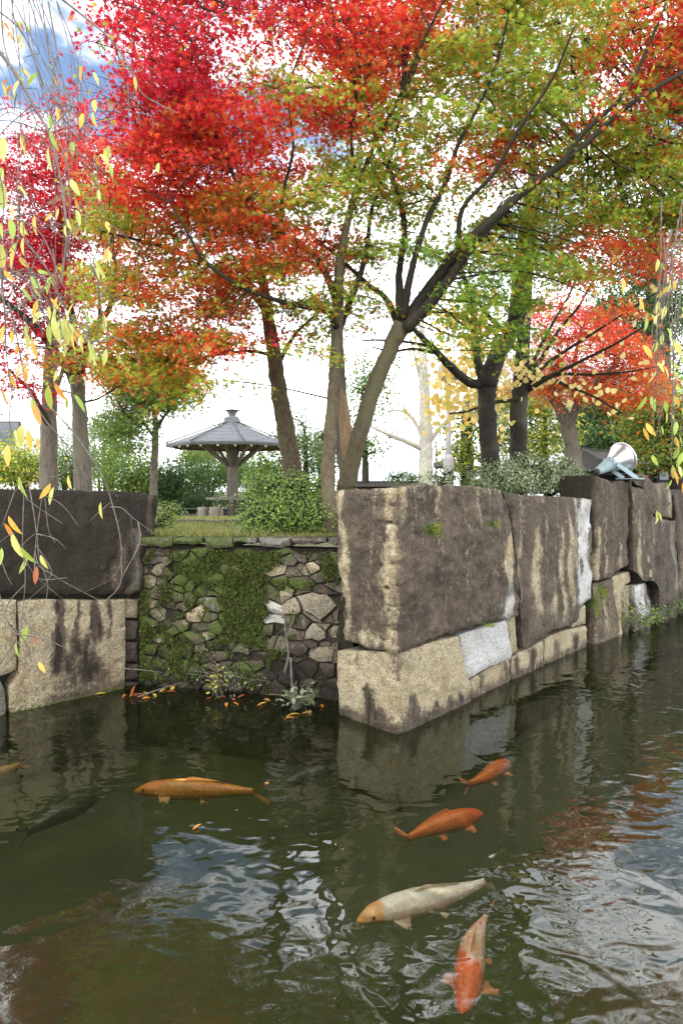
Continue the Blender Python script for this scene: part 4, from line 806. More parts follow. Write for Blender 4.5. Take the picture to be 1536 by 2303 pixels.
def clumps(tr, ells, kind, nclump, per, size, spread, mixk=None, jitter=.9):
    for (px, py, D, rx, ry) in ells:
        c = W(px, py, D); sx = rx * D / F; sz = ry * D / F
        for _ in range(nclump):
            d = rng.normal(size=3); d /= np.linalg.norm(d); q = c + d * np.array([sx, sx * .8, sz]) * rng.uniform(.35, 1.3) ** .6
            P = q + rng.normal(size=(per, 3)) * spread * np.array([1, 1, .6]); col = pick(kind, per) * rng.uniform(.8, 1.2)
            if mixk: w_ = rng.random(per) < mixk[1]; col[w_] = pick(mixk[0], int(w_.sum()))
            tr.lp.append(P); tr.ln.append(d + [0, 0, .6] + rng.normal(size=(per, 3)) * jitter); tr.ls.append(size * rng.uniform(.6, 1.2, per)); tr.lc.append(col)
            if tr.skel and rng.random() < .35: a, dd = tr.near(q); tr.twig(a, q, .012, .004, .05)
tG = Tree('maple_tree', 'green maple turning orange on top with a thin pale trunk left of the pavilion', 'tree', W(346, 1120, 15))
tG.limb([(346, 1130, 15), (347, 1060, 15), (350, 1000, 15), (350, 940, 15), (348, 880, 15), (355, 840, 15)], [.09, .08, .075, .06, .045, .02], B_GREY, 'trunk', 10)
tG.limb([(350, 985, 15), (320, 950, 14.8), (280, 930, 14.6)], [.04, .03, .015], B_LIMB); tG.limb([(350, 970, 15), (375, 930, 15), (410, 900, 15)], [.04, .03, .015], B_LIMB)
for _ in range(120):
    px = rng.uniform(225, 430); py = rng.uniform(800, 1010) if px < 325 else rng.uniform(800, 915)
    tG.pad(W(px, py, 15 + rng.uniform(-1, 1)), 'e' if py > 860 else 'm', rng.uniform(.45, .65), .1, 210, .1, 2, ('D', .4) if py > 880 else ('o', .3), .2, .7)
tG.done(B_LIMB)
EVG = (np.array([(0, 0, 0), (.5, .16, .03), (1, 0, -.1), (.5, -.16, .03)]), DIA[1])
def bush(name, label, cat, base, ells, kind, nclump, per, size, spread, mixk=None, stem=True, mat=None, T=DIA, group=None, bk=None):
    t = Tree(name, label, cat, base, group); b = np.asarray(base)
    if stem:
        for e in ells[:4]:
            c = W(e[0], e[1], e[2]); t.limb([b + rng.normal(size=3) * .03, b * .5 + c * .5 + [rng.normal() * .06, 0, 0], c], [.035 if size < .1 else .09, .03 if size < .1 else .07, .01], bk or B_LIMB, 'stem' if cat in ('shrub', 'plant', 'hedge') else 'trunk', 6)
    clumps(t, ells, kind, nclump, per, size, spread, mixk); t.done(bk or B_LIMB, T, mat); return t
def gb(px, D): x = W(px, 1100, D); return np.array([x[0], D, float(gz(x[0], np.array(D)))])
# azalea and variegated shrubs
bush('azalea_shrub', 'dense green azalea bush under the slim maple on the terrace edge', 'shrub', gb(650, 6.3), [(650, 1150, 6.15, 100, 48), (600, 1165, 6.0, 60, 38), (705, 1165, 6.0, 55, 36), (640, 1105, 6.4, 80, 42), (690, 1110, 6.5, 50, 40), (600, 1110, 6.5, 40, 40)], 'e', 150, 18, .026, .06, ('D', .4), mat=M_LEAFD)
bush('azalea_shrub', 'low thin bush beside the left block at the grass edge', 'shrub', gb(372, 6.6), [(368, 1165, 6.5, 26, 28), (385, 1150, 6.6, 22, 26)], 'e', 40, 14, .022, .04, ('D', .3), mat=M_LEAFD)
bush('variegated_shrub', 'grey-green shrub with cream-edged leaves spilling over the right stone wall', 'shrub', gb(1180, 8.2), [(1130, 1070, 7.5, 60, 36), (1190, 1065, 7.7, 70, 40), (1250, 1075, 7.9, 60, 40), (1280, 1085, 7.9, 30, 30), (1170, 1085, 7.4, 70, 22)], 'v', 90, 26, .032, .05, ('D', .2), mat=M_LEAFD)
bush('low_shrub', 'small shrub with reddish tips behind the wall under the pale bare tree', 'shrub', gb(905, 9.5), [(895, 1075, 9.5, 26, 12), (925, 1078, 9.5, 22, 12)], 'D', 30, 14, .035, .06, ('e', .4), mat=M_LEAFD)
bush('low_shrub', 'small dark shrub at the foot of the lamp post', 'shrub', gb(1010, 9.6), [(1000, 1068, 9.5, 40, 24), (1040, 1075, 9.5, 30, 20)], 'D', 40, 14, .035, .06, ('e', .4), mat=M_LEAFD)
# small trees and background greenery
def tree2(name, label, base, trunkpts, rad, ells, kind, nclump, per, size, spread, mixk=None, bk=None, T=DIA, group=None):
    t = Tree(name, label, 'tree', base, group); t.limb(trunkpts, rad, bk or B_LIMB, 'trunk', 8); clumps(t, ells, kind, nclump, per, size, spread, mixk); t.done(bk or B_LIMB, T); return t
tree2('small_tree', 'slender green tree with narrow crown standing before the blue-grey roof', gb(820, 17), [(821, 1110, 17), (822, 1050, 17), (818, 960, 17), (815, 880, 17)], [.1, .085, .06, .03], [(815, 960, 17, 36, 50), (830, 900, 17, 45, 60), (800, 840, 17, 50, 60), (850, 850, 17, 30, 40), (825, 1010, 17, 40, 18)], 'D', 34, 18, .10, .2, ('e', .4))
tree2('small_tree', 'dark leaning tree with sparse green leaves left of the mossy trunks', gb(1050, 15), [(1055, 1100, 15), (1050, 1020, 15), (1048, 960, 15), (1050, 900, 15)], [.16, .14, .12, .06], [(1030, 950, 15, 50, 34), (1020, 1010, 15, 40, 16), (1075, 960, 15, 34, 40), (1060, 1030, 15, 50, 25)], 'e', 30, 18, .10, .18, ('y', .35), B_DARK)
tree2('small_tree', 'leafy laurel tree with glossy pale leaves behind the leaning maple trunk', gb(690, 24), [(690, 1110, 24), (688, 1040, 24), (685, 960, 24)], [.12, .1, .05], [(665, 965, 24, 50, 50), (690, 1030, 24, 40, 46), (655, 1000, 23.5, 40, 40)], 'D', 70, 22, .10, .22, ('v', .35))
tree2('pine_tree', 'dark pine between the laurel and the slim maple trunk', gb(722, 26), [(722, 1120, 26), (722, 1050, 26), (724, 980, 26)], [.15, .12, .05], [(722, 1000, 26, 26, 26), (718, 1050, 26, 40, 34), (745, 1010, 26, 24, 50)], 'd', 60, 24, .14, .25, None, B_DARK, EVG)
tree2('yellow_green_maple', 'yellow-green maple filling the gap between the mossy trunks and the white house', gb(1225, 16), [(1225, 1110, 16), (1222, 1020, 16), (1225, 940, 16)], [.13, .1, .05], [(1215, 900, 15, 55, 40), (1240, 960, 15, 50, 50), (1140, 960, 15, 34, 60), (1200, 1010, 15, 60, 40), (1130, 900, 15.5, 40, 30)], 'e', 56, 20, .10, .2, ('y', .5))
tree2('conifer_tree', 'dark hemlock with drooping layered branches behind the floodlight', gb(1390, 17), [(1390, 1110, 17), (1388, 1000, 17), (1385, 880, 17)], [.16, .12, .05], [(1380, 920, 17, 50, 40), (1390, 980, 17, 80, 30), (1385, 1030, 17, 90, 30), (1430, 950, 17, 60, 30), (1350, 1000, 16.5, 50, 26)], 'd', 80, 30, .13, .22, ('D', .3), B_DARK, EVG)
tree2('conifer_tree', 'dark narrow conifer behind the crooked orange maple trunk', gb(1315, 19), [(1315, 1110, 19), (1315, 1000, 19), (1315, 880, 19)], [.3, .28, .2], [(1318, 920, 19, 34, 50), (1300, 960, 19, 30, 40)], 'd', 60, 26, .13, .22, None, B_DARK, EVG)
tree2('conifer_tree', 'tall far conifer with a ribbed grey trunk rising above the orange maple', gb(1478, 26), [(1478, 1130, 26), (1478, 900, 26), (1477, 700, 26), (1476, 520, 26)], [.5, .48, .44, .3], [(1400, 650, 26, 80, 60), (1430, 740, 26, 90, 50), (1370, 720, 25, 60, 60), (1500, 800, 26, 80, 80), (1420, 580, 26, 50, 50), (1520, 680, 26, 40, 60)], 'd', 90, 26, .2, .35, ('D', .45), B_GREY, EVG)
tree2('maple_tree', 'green maple with flat leaf layers at the far right above the wall end', gb(1500, 13), [(1520, 1110, 13), (1515, 1000, 13), (1500, 920, 13)], [.12, .1, .04], [(1470, 930, 13, 60, 40), (1520, 960, 13, 60, 40), (1470, 1020, 13, 70, 28), (1540, 1030, 13, 60, 30), (1450, 960, 13.5, 50, 30), (1560, 900, 13, 70, 60)], 'e', 60, 24, .085, .17, ('m', .2), None, DIA)
BG = [(-120, 1040, 22, 70, 60, 'D', 'green conifer'), (-30, 1050, 24, 60, 40, 'e', 'olive bush'), (50, 1035, 20, 60, 50, 'y', 'yellow-green bush'), (150, 1030, 23, 45, 70, 'D', 'dark bush'), (235, 1010, 26, 50, 70, 'v', 'greyish olive tree'), (290, 1050, 22, 60, 60, 'e', 'bright green bush'), (250, 940, 30, 50, 50, 'd', 'blue-green conifer'), (385, 1070, 22, 40, 60, 'd', 'clipped dark pine'),
      (345, 1080, 26, 60, 40, 'e', 'fresh green bush'), (430, 1075, 27, 45, 50, 'D', 'dense green bush'), (470, 1080, 28, 40, 50, 'D', 'dark green bush'), (450, 1040, 32, 40, 24, 'y', 'yellow-green bush'), (520, 1070, 29, 45, 46, 'e', 'light green bush'), (570, 1070, 27, 50, 50, 'D', 'full green bush'), (610, 1080, 24, 45, 50, 'e', 'fine-leaved green bush'), (430, 1120, 24, 70, 24, 'd', 'low dark hedge'), (560, 1125, 25, 60, 24, 'd', 'low dark hedge behind the table')]
PLACE = ['at the far left beyond the grey trunk', 'at the left edge under the white building', 'behind the hanging leaves at far left', 'between the two left trunks', 'right of the crimson maple trunk', 'left of the thin pale trunk', 'high behind the green-orange maple', 'beside the log stools', 'just right of the left wall block', 'under the left eave of the pavilion', 'left of the pavilion post', 'far behind the left eave', 'behind the pavilion post', 'right of the pavilion post', 'beyond the azalea', 'behind the log stools', 'behind the pavilion']
for (px, py, D, rx, ry, kd, nm), pl in zip(BG, PLACE):
    if 400 < px < 620 and py < 1100: py -= 26; ry *= 1.15
    bush('_'.join(nm.replace(' behind the table', '').replace('blue-green', 'blue green').replace('yellow-green', 'yellow green').replace('fine-leaved', 'fine leaved').replace('-', ' ').split()), f'{nm} {pl}', 'tree' if 'tree' in nm or 'conifer' in nm or 'pine' in nm else 'shrub', gb(px, D), [(px, py, D, rx, ry), (px - rx * .3, py + ry * .4, D, rx * .8, ry * .6), (px + rx * .3, py + ry * .35, D - .4, rx * .8, ry * .6)], kd, 80, 20, .11, .2, ('D', .3) if kd != 'd' else None, True, None, EVG if kd in 'dD' else DIA)
bush('far_tree_belt', 'dark mass of trees closing the view at the far right', 'tree', gb(1700, 30), [(1560, 1000, 30, 120, 120), (1700, 900, 30, 160, 200), (1850, 900, 32, 160, 240)], 'D', 130, 24, .2, .4, ('d', .4), True, None, DIA)
bush('far_tree_belt', 'dark mass of trees closing the view at the far left', 'tree', gb(-260, 28), [(-220, 1000, 28, 120, 100), (-380, 900, 30, 160, 200)], 'D', 130, 24, .2, .4, ('d', .4), True, None, DIA)

# ------------------------------------------------------------------ pavilion
GY = 20.0; gc_ = W(524, 1166, GY); gx, gzb = gc_[0], 0.80
def zat(py, Y=GY): return W(524, py, Y)[2]
pv = thing('pavilion', 'open octagonal garden pavilion with grey shingled roof on a single timber post', 'pavilion', (gx, GY, gzb))
mb = MB(); mb.lathe([(.17, gzb), (.165, zat(1060)), (.17, zat(1030)), (.2, zat(1010))], 12, None, (gx, GY, 0)); mb.build('post', M_WOOD, pv, True)
R_E = 124 / F * GY * 1.17; z_e = zat(1002); z_t = zat(950); r_t = .16
def octo(r, z, k): a = math.pi / 8 - .07 + k * math.pi / 4; return np.array([gx + r * math.cos(a), GY + r * math.sin(a), z])
NC = 14
for k in range(8):
    mb = MB()
    for i in range(NC):
        t0, t1 = i / NC, (i + 1) / NC
        ra, rb = R_E + (r_t - R_E) * t0, R_E + (r_t - R_E) * t1; za, zb = z_e + (z_t - z_e) * (t0 ** 1.12), z_e + (z_t - z_e) * (t1 ** 1.12)
        a, b, c, d = octo(ra, za + .022, k), octo(ra, za + .022, k + 1), octo(rb, zb + .006, k + 1), octo(rb, zb + .006, k)
        lo = [octo(ra, za - .012, k), octo(ra, za - .012, k + 1)]
        mb.add([a, b, c, d, *lo], [(0, 1, 2, 3), (4, 5, 1, 0)])
    mb.build('roof_panel', M_SLATE, pv)
    mb = MB(); mb.tube([octo(R_E * 1.005, z_e + .03, k), octo(r_t, z_t + .03, k)], [.022, .02], 6); mb.build('ridge', M_SLATED, pv)
    mb = MB(); a, b = octo(R_E, z_e - .015, k), octo(R_E, z_e - .015, k + 1); c, d = octo(R_E, z_e - .075, k), octo(R_E, z_e - .075, k + 1)
    a2, b2, c2, d2 = [np.array([gx, GY, q[2]]) + (q - [gx, GY, q[2]]) * .975 for q in (a, b, c, d)]
    mb.add([a, b, c, d, a2, b2, c2, d2], [(0, 2, 3, 1), (4, 5, 7, 6), (0, 1, 5, 4), (2, 6, 7, 3)]); mb.build('eave_board', M_SLATED, pv)
    mb = MB(); q = [octo(R_E * .97, z_e - .03, k), octo(R_E * .97, z_e - .03, k + 1), octo(.2, z_t - .12, k + 1), octo(.2, z_t - .12, k)]; mb.add(q, [(3, 2, 1, 0)]); mb.build('soffit', M_WOODU, pv)
    for j in range(3):
        f_ = (j + .5) / 3; e = octo(R_E * .965, z_e - .085, k) * (1 - f_) + octo(R_E * .965, z_e - .085, k + 1) * f_; tp = np.array([gx + (e[0] - gx) * .12, GY + (e[1] - GY) * .12, z_t - .2])
        mb = MB(); mb.tube([e, tp], [.026, .026], 6); rf = mb.build('rafter', M_WOOD, pv)
        dd = (e - tp) / np.linalg.norm(e - tp); mb = MB(); mb.tube([e - dd * .002, e + dd * .028], [.034, .034], 8); mb.build('white_end', M_WHITE, rf)
    mb = MB(); mid = (octo(R_E * .52, 0, k) + octo(R_E * .52, 0, k + 1)) / 2; mb.tube([(gx + (mid[0] - gx) * .1, GY + (mid[1] - GY) * .1, zat(1052)), (mid[0], mid[1], z_e + .02)], [.055, .05], 6); mb.build('strut', M_WOOD, pv)
mb = MB(); zz = zat(950); mb.box((gx, GY, zat(946)), (.42, .42, .13)); mb.box((gx, GY, zat(942) + .02), (.34, .34, .08)); mb.build('finial_base', M_SLATE, pv)
mb = MB(); mb.lathe([(.12, zat(940)), (.10, zat(936)), (.13, zat(929)), (.17, zat(925)), (.23, zat(923.5)), (.23, zat(922)), (.06, zat(920))], 14, None, (gx, GY, 0)); mb.build('finial_cap', M_SLATE, pv, True)
mb = MB(); tz = zat(1121); mb.box((gx + .12, GY - .05, tz), (1.66, .62, .065)); tb = mb.build('table_top', M_WOOD, pv)
mb = MB(); mb.box((gx + .02, GY - .1, tz - .075), (.12, .66, .08)); mb.build('table_bracket', M_WOOD, tb)
for px, dy, h, lb in ((457, -.35, .33, 'weathered grey log stool, left of the two under the pavilion'), (484, -.6, .345, 'pale tan log stool nearest the pavilion post')):
    c = W(px, 1166, GY + dy); mb = MB(); n_ = 14
    mb.lathe([(.165, 0), (.158, .05), (.155, h * .6), (.16, h - .015), (.15, h), (.02, h + .003)], n_, None, (c[0], GY + dy, .80)); tag(mb.build('log_stool', M_WOOD, None, True), lb, 'stool', 'log stools under the pavilion')
for (x0, x1, zz, ln) in ((395, 620, 1150, 'low dark slatted bench behind the log stools'),):
    a, b = W(x0, zz, 22.5), W(x1, zz, 22.5); bt = thing('slatted_bench', ln, 'bench', ((a[0] + b[0]) / 2, 22.5, .8))
    for i in range(4): mb = MB(); mb.box(((a[0] + b[0]) / 2, 22.3 + i * .13, 1.0), (b[0] - a[0], .1, .035)); mb.build('slat', M_POST if i % 2 else M_SLATED, bt)
    for i in range(5): mb = MB(); mb.box((a[0] + (b[0] - a[0]) * (i + .1) / 4.2, 22.5, .88), (.08, .4, .2)); mb.build('leg', M_DARK, bt)

# ------------------------------------------------------------------ buildings, lamp posts
def house(name, label, px0, px1, ytop, D, depth, mat, boards=True, roof=None, win=()):
    a, b = W(px0, ytop, D), W(px1, ytop, D); t = thing(name, label, 'building', ((a[0] + b[0]) / 2, D + depth / 2, .8))
    mb = MB(); mb.box(((a[0] + b[0]) / 2, D + depth / 2, (.7 + a[2]) / 2), (b[0] - a[0], depth, a[2] - .7)); mb.build('wall', mat, t)
    if boards:
        h = a[2] - .8; n_ = int(h / .22)
        for i in range(n_):
            mb = MB(); z0 = .85 + i * .22; x0, x1 = a[0] - .01, b[0] + .01
            mb.add([(x0, D - .035, z0), (x1, D - .035, z0), (x1, D - .008, z0 + .215), (x0, D - .008, z0 + .215), (x0, D, z0), (x1, D, z0)], [(0, 1, 2, 3), (4, 5, 1, 0)]); mb.build('siding_board', mat, t)
    if roof:
        mb = MB(); ov = .5; x0, x1 = a[0] - ov, b[0] + ov; y0, y1 = D - ov, D + depth + ov; z0 = a[2]; zr = z0 + roof
        mb.add([(x0, y0, z0), (x1, y0, z0), (x1, (y0 + y1) / 2, zr), (x0, (y0 + y1) / 2, zr), (x0, y1, z0), (x1, y1, z0), (x0, y0, z0 - .12), (x1, y0, z0 - .12), (x0, y1, z0 - .12), (x1, y1, z0 - .12)],
               [(0, 1, 2, 3), (3, 2, 5, 4), (6, 7, 1, 0), (0, 3, 4), (1, 5, 2), (6, 0, 4, 8), (7, 9, 5, 1), (6, 8, 9, 7)]); mb.build('roof', M_DARK if mat is M_DARK else M_ROOF, t)
    for (wx, wy, ww, wh) in win:
        c = W(wx, wy, D - .05); f = MB(); f.box((c[0], D - .05, c[2]), (ww, .06, wh)); fr_ = f.build('window', M_DARK, t); g = MB(); g.box((c[0], D - .085, c[2]), (ww - .12, .02, wh - .12)); g.build('pane', M_GLASS, fr_)
    return t
house('white_house', 'white house with horizontal siding boards behind the crooked orange maple', 1196, 1345, 860, 24, 8, M_SIDING, True, 1.6, ((1215, 905, .8, 1.0),))
house('white_house', 'second white house glimpsed between the conifers at the far right', 1395, 1560, 905, 27, 8, M_SIDING, True, 1.8, ((1520, 960, 1.2, 1.4), (1432, 955, .7, 1.2)))
house('dark_hut', 'dark open hut with black timber behind the wall end at far right', 1400, 1600, 1045, 15, 3, M_DARK, False, .5, ((1500, 1070, .5, .3),))
house('white_building', 'pale flat building behind the hanging twigs at the left edge', -140, 52, 925, 34, 10, M_WHITE, False, None, ((20, 975, 1.2, 1.2), (-60, 975, 1.2, 1.2)))
house('glass_building', 'blue-grey distant building left of the grey trunk', 40, 105, 950, 40, 8, M_ROOF, False, None, ((75, 985, 1.0, 1.6),))
rt = thing('low_roofed_building', 'long low building with pale blue-grey roof seen over the right wall', 'building', (*W(880, 1090, 34)[:2], .8))
a, b = W(770, 1084, 34), W(1010, 1084, 34); p = W(800, 1042, 40)
mb = MB(); mb.box(((a[0] + b[0]) / 2, 40, (a[2] + .6) / 2), (b[0] - a[0] - .6, 11, a[2] - .6)); mb.build('wall', M_DARK, rt)
mb = MB(); mb.add([(a[0], 34, a[2]), (b[0], 34, a[2]), (W(985, 1, 34)[0], 40, p[2]), (a[0], 40, p[2] + .1), (a[0], 46, a[2]), (b[0], 46, a[2]), (a[0], 34, a[2] - .22), (b[0], 34, a[2] - .22)], [(0, 1, 2, 3), (3, 2, 5, 4), (6, 7, 1, 0), (0, 3, 4), (1, 5, 2)]); rr = mb.build('roof', M_ROOF, rt)
mb = MB(); mb.box(((a[0] + b[0]) / 2, 33.97, a[2] - .1), (b[0] - a[0] + .1, .05, .3)); mb.build('eave_board', M_DARK, rt)
ht = thing('dark_hut', 'dark hut roof edge peeping out behind the dark leaning tree', 'building', (*W(1035, 1085, 18)[:2], .8))
c = W(1035, 1060, 18); mb = MB(); mb.add([(c[0] - .45, 18, c[2] + .3), (c[0] + 1.6, 18, c[2] - .05), (c[0] + 1.6, 20, c[2] - .05), (c[0] - .45, 20, c[2] + .3), (c[0] - .45, 18, c[2] + .16), (c[0] + 1.6, 18, c[2] - .22), (c[0] + 1.6, 20, c[2] - .22), (c[0] - .45, 20, c[2] + .16)], [(0, 1, 2, 3), (7, 6, 5, 4), (4, 5, 1, 0), (3, 2, 6, 7), (0, 3, 7, 4), (1, 5, 6, 2)]); mb.build('roof', M_DARK, ht)
mb = MB(); mb.box((c[0] + .9, 19, (c[2] - .2 + .7) / 2), (1.2, 1.6, c[2] - .9)); mb.build('wall', M_DARK, ht)
for px, D, r, yt, lb in ((1008, 13.0, .055, 860, 'grey lamp post with thicker foot in front of the dark hut'), (980, 22, .05, 990, 'thin distant pole left of the grey lamp post')):
    b = gb(px, D); t = thing('lamp_post', lb, 'lamp post', b); top = W(px, yt, D)[2]
    mb = MB(); mb.lathe([(r, b[2]), (r * .85, top)], 12, None, (b[0], D, 0)); mb.build('pole', M_POST, t, True)
    if D < 20:
        mb = MB(); zf = W(px, 1028, D)[2]; mb.lathe([(.105, b[2] - .1), (.105, zf - .03), (.06, zf + .05)], 12, None, (b[0], D, 0)); mb.build('foot', M_POST, t, True)
        mb = MB(); mb.lathe([(.06, top - .02), (.2, top + .05), (.22, top + .3), (.05, top + .42)], 12, None, (b[0], D, 0)); mb.build('lamp_head', M_POST, t, True)

# ------------------------------------------------------------------ floodlight
fl_o = W(1378, 1040, 7.75)
ax = np.array([.80, .42, .38]); ax /= np.linalg.norm(ax); u_ = np.cross([0, 0, 1], ax); u_ /= np.linalg.norm(u_); v_ = np.cross(ax, u_); Mf = np.column_stack([u_, v_, ax])
ft = thing('floodlight', 'grey floodlight with shiny aluminium reflector on top of the right stone wall', 'floodlight', W(1405, 1080, 7.75)); SC = .88
def fl(prof, n=28): 
    m = MB(); m.lathe([(r * SC, z * SC) for r, z in prof], n, Mf, fl_o); return m
fl([(.035, -.30), (.04, -.315), (.05, -.30), (.052, -.29), (.082, -.10), (.084, -.09)]).build('lamp_housing', M_STEELP, ft, True)
fl([(.02, -.34), (.03, -.335), (.032, -.30)]).build('end_cap', M_RUST, ft, True)
fl([(.092, -.10), (.096, -.09), (.096, -.05), (.09, -.04)]).build('collar', M_STEELP, ft, True)
fl([(.085, -.042), (.10, .0), (.125, .05), (.152, .10), (.175, .15), (.19, .19)]).build('reflector', M_ALU, ft, True)
fl([(.19, .188), (.2, .19), (.2, .205), (.188, .208)]).build('rim', M_ALU, ft, True)
fl([(.187, .2), (.14, .215), (.0005, .222)]).build('glass_front', M_GLASS, ft, True)
for k in range(10):
    a = k * .628; m = MB(); c = fl_o + Mf @ np.array([math.cos(a) * .097, math.sin(a) * .097, -.07]) * SC; m.lathe([(.008, 0), (.008, .006)], 6, np.column_stack([v_, ax, Mf @ np.array([math.cos(a), math.sin(a), 0])]), c); m.build('bolt', M_RUST, ft)
bp = W(1416, 1079, 7.75)
for s in (-1, 1):
    c = fl_o + u_ * s * .1 * SC - ax * .05; e = bp + u_ * s * .09 * np.array([1, 1, 0]) + [0, 0, .015]; d = e - c; L = np.linalg.norm(d); d /= L
    sx = np.cross(d, u_); sx /= np.linalg.norm(sx); m = MB(); m.box(c + d * L / 2, (.012, .05, L), 0, np.column_stack([u_, sx, d])); m.build('yoke_arm', M_STEELP, ft)
m = MB(); m.box(bp + [0, 0, .012], (.2, .24, .012), .7); m.build('base_plate', M_STEELP, ft)
bk = thing('iron_bracket', 'small rusty iron frame bracket under the floodlight foot', 'bracket', bp + [0.02, 0, -.09])
for dx, w_, z_, h_ in ((.03, .16, -.005, .02), (-.045, .02, -.055, .09), (.105, .02, -.055, .09)):
    m = MB(); m.box(bp + [dx, -.11, z_], (w_, .02, h_)); m.build('bar', M_RUST, bk)

# ------------------------------------------------------------------ koi
def koi_mat(name, base, patch, pst, dark=None, spots=0.0):
    m, t, nd, lk, b = newmat(name); tcd = N(t, 'ShaderNodeTexCoord'); sp = N(t, 'ShaderNodeSeparateXYZ'); lk.new(tcd.outputs['Object'], sp.inputs[0])
    f = noise_tex(t, 5.5, 3, .5); h = math_n(t, 'ADD', math_n(t, 'MULTIPLY', sp.outputs[0], pst[0]), pst[1]); k = math_n(t, 'ADD', h, math_n(t, 'MULTIPLY', math_n(t, 'SUBTRACT', f, .5), pst[2]))
    c = mix(t, sstep(t, k, .4, .6), base, patch)
    if spots: c = mix(t, math_n(t, 'MULTIPLY', sstep(t, noise_tex(t, 22, 3), .62, .68), spots), c, (.03, .03, .03))
    belly = sstep(t, sp.outputs[2], -.03, .06); c = mix(t, math_n(t, 'MULTIPLY', math_n(t, 'SUBTRACT', 1.0, belly), .35), c, patch)
    mp = N(t, 'ShaderNodeMapping'); mp.inputs['Scale'].default_value = (46, 30, 30); lk.new(tcd.outputs['Object'], mp.inputs[0])
    v = N(t, 'ShaderNodeTexVoronoi'); v.inputs['Scale'].default_value = 1.0; v.inputs['Randomness'].default_value = .35; lk.new(mp.outputs[0], v.inputs['Vector'])
    body = math_n(t, 'SUBTRACT', 1.0, sstep(t, sp.outputs[0], .26, .3)); sc = math_n(t, 'MULTIPLY', sstep(t, v.outputs['Distance'], .35, .75), math_n(t, 'MULTIPLY', body, .4)); c = mix(t, sc, c, patch if not dark else dark)
    lk.new(c, b.inputs['Base Color']); b.inputs['Roughness'].default_value = .35; bump(t, b, v.outputs['Distance'], .25, .01); return m
def koi(label, hd, tl, mat, finmat, depth=.055, bend=.05, fat=1.0, tailw=.1, roll=0.0, group='koi swimming in the pond', name='koi', tailtwist=0.0):
    a = Wz(*hd, -depth); b = Wz(*tl, -depth); L = np.linalg.norm(a - b); c = (a + b) / 2; yaw = math.atan2(a[1] - b[1], a[0] - b[0])
    t = thing(name, label, 'fish', c, group); t.rotation_euler = (roll, 0, yaw); t.scale = (L,) * 3
    bpy.context.view_layer.update()
    ts = np.array([0, .015, .05, .10, .17, .26, .38, .5, .62, .72, .80, .85, .88]); hw = np.array([.004, .022, .04, .056, .068, .078, .082, .076, .062, .045, .03, .022, .018]) * fat; hh = np.array([.004, .02, .036, .052, .068, .082, .088, .08, .066, .05, .038, .033, .034]) * fat
    tf = np.linspace(0, .88, 44); hw = np.interp(tf, ts, hw); hh = np.interp(tf, ts, hh); sp = lambda q: (bend * math.sin((q - .15) * 4.2) * q * 1.2)
    n = 16; V = []
    for q, w_, h_ in zip(tf, hw, hh):
        for k in range(n):
            an = 2 * math.pi * k / n; sn, cs = math.sin(an), math.cos(an); V.append((.5 - q, sp(q) + w_ * cs, h_ * (sn if sn > 0 else sn * .9) - .02 * (q < .1) * (1 - q / .1)))
    F_ = [(i * n + k, i * n + (k + 1) % n, (i + 1) * n + (k + 1) % n, (i + 1) * n + k) for i in range(43) for k in range(n)] + [tuple(range(n))[::-1], tuple(range(43 * n, 44 * n))]
    def ch(nm, v, f, m):
        me = bpy.data.meshes.new(nm); me.from_pydata([tuple(map(float, q)) for q in v], [], [list(q) for q in f]); me.update(); me.polygons.foreach_set('use_smooth', np.ones(len(me.polygons), dtype=bool)); me.materials.append(m)
        o = bpy.data.objects.new(nm, me); COL.objects.link(o); o.parent = t; return o
    ch('body', V, F_, mat)
    def fan(root, d, side, n_=7, L_=.1, sp_=.9, thick=.004):
        d = np.array(d, float); d /= np.linalg.norm(d); side = np.array(side, float); v = [tuple(root)]; up = np.cross(d, side); f = []
        for k in range(n_):
            an = (k / (n_ - 1) - .5) * sp_; r = L_ * (1 - .25 * abs(k / (n_ - 1) - .5) + .05 * (k % 2)); v.append(tuple(np.array(root) + r * (math.cos(an) * d + math.sin(an) * side) + up * .012 * math.sin(k)))
        m_ = len(v); v += [tuple(np.array(q) + up * thick) for q in v]
        for k in range(1, n_): f += [(0, k, k + 1), (m_, m_ + k + 1, m_ + k)]; f.append((k, m_ + k, m_ + k + 1, k + 1))
        return v, f
    ty = sp(.86); sl = (sp(.88) - sp(.8)) / .08
    tip = np.array([-.36, ty, 0]); dv = np.array([-1, sl + tailtwist, 0]); 
    for s in (-1, 1): v, f = fan(tip, (-1, sl + tailtwist + s * tailw * 3.2, s * .55), (0, s * .6 * tailw * 8, .5), 8, .16, .8); ch('tail_fin', v, f, finmat)
    for s in (-1, 1):
        v, f = fan((.5 - .2, sp(.2) + s * .055 * fat, -.03), (-1.0, s * .85, -.1), (-.75, s * -1, 0), 9, .115 * fat, .75); ch('pectoral_fin', v, f, finmat)
        v, f = fan((.5 - .5, sp(.5) + s * .045 * fat, -.05), (-.9, s * .7, -.2), (-1, -s, 0), 6, .075 * fat, .8); ch('pelvic_fin', v, f, finmat)
        e = MB(); e.lathe([(.001, .0), (.009, .001), (.011, .006), (.007, .011), (.001, .013)], 10, np.array([[1, 0, 0], [0, 0, s], [0, 1, 0]], float).T @ np.eye(3), (0, 0, 0)); 
        vv = np.concatenate(e.v); vv = vv @ np.array([[1, 0, 0], [0, 1, 0], [0, 0, 1]]) + np.array([.5 - .085, sp(.085) + s * .046 * fat, .012]); ch('eye', vv, e.f, M_RUST)
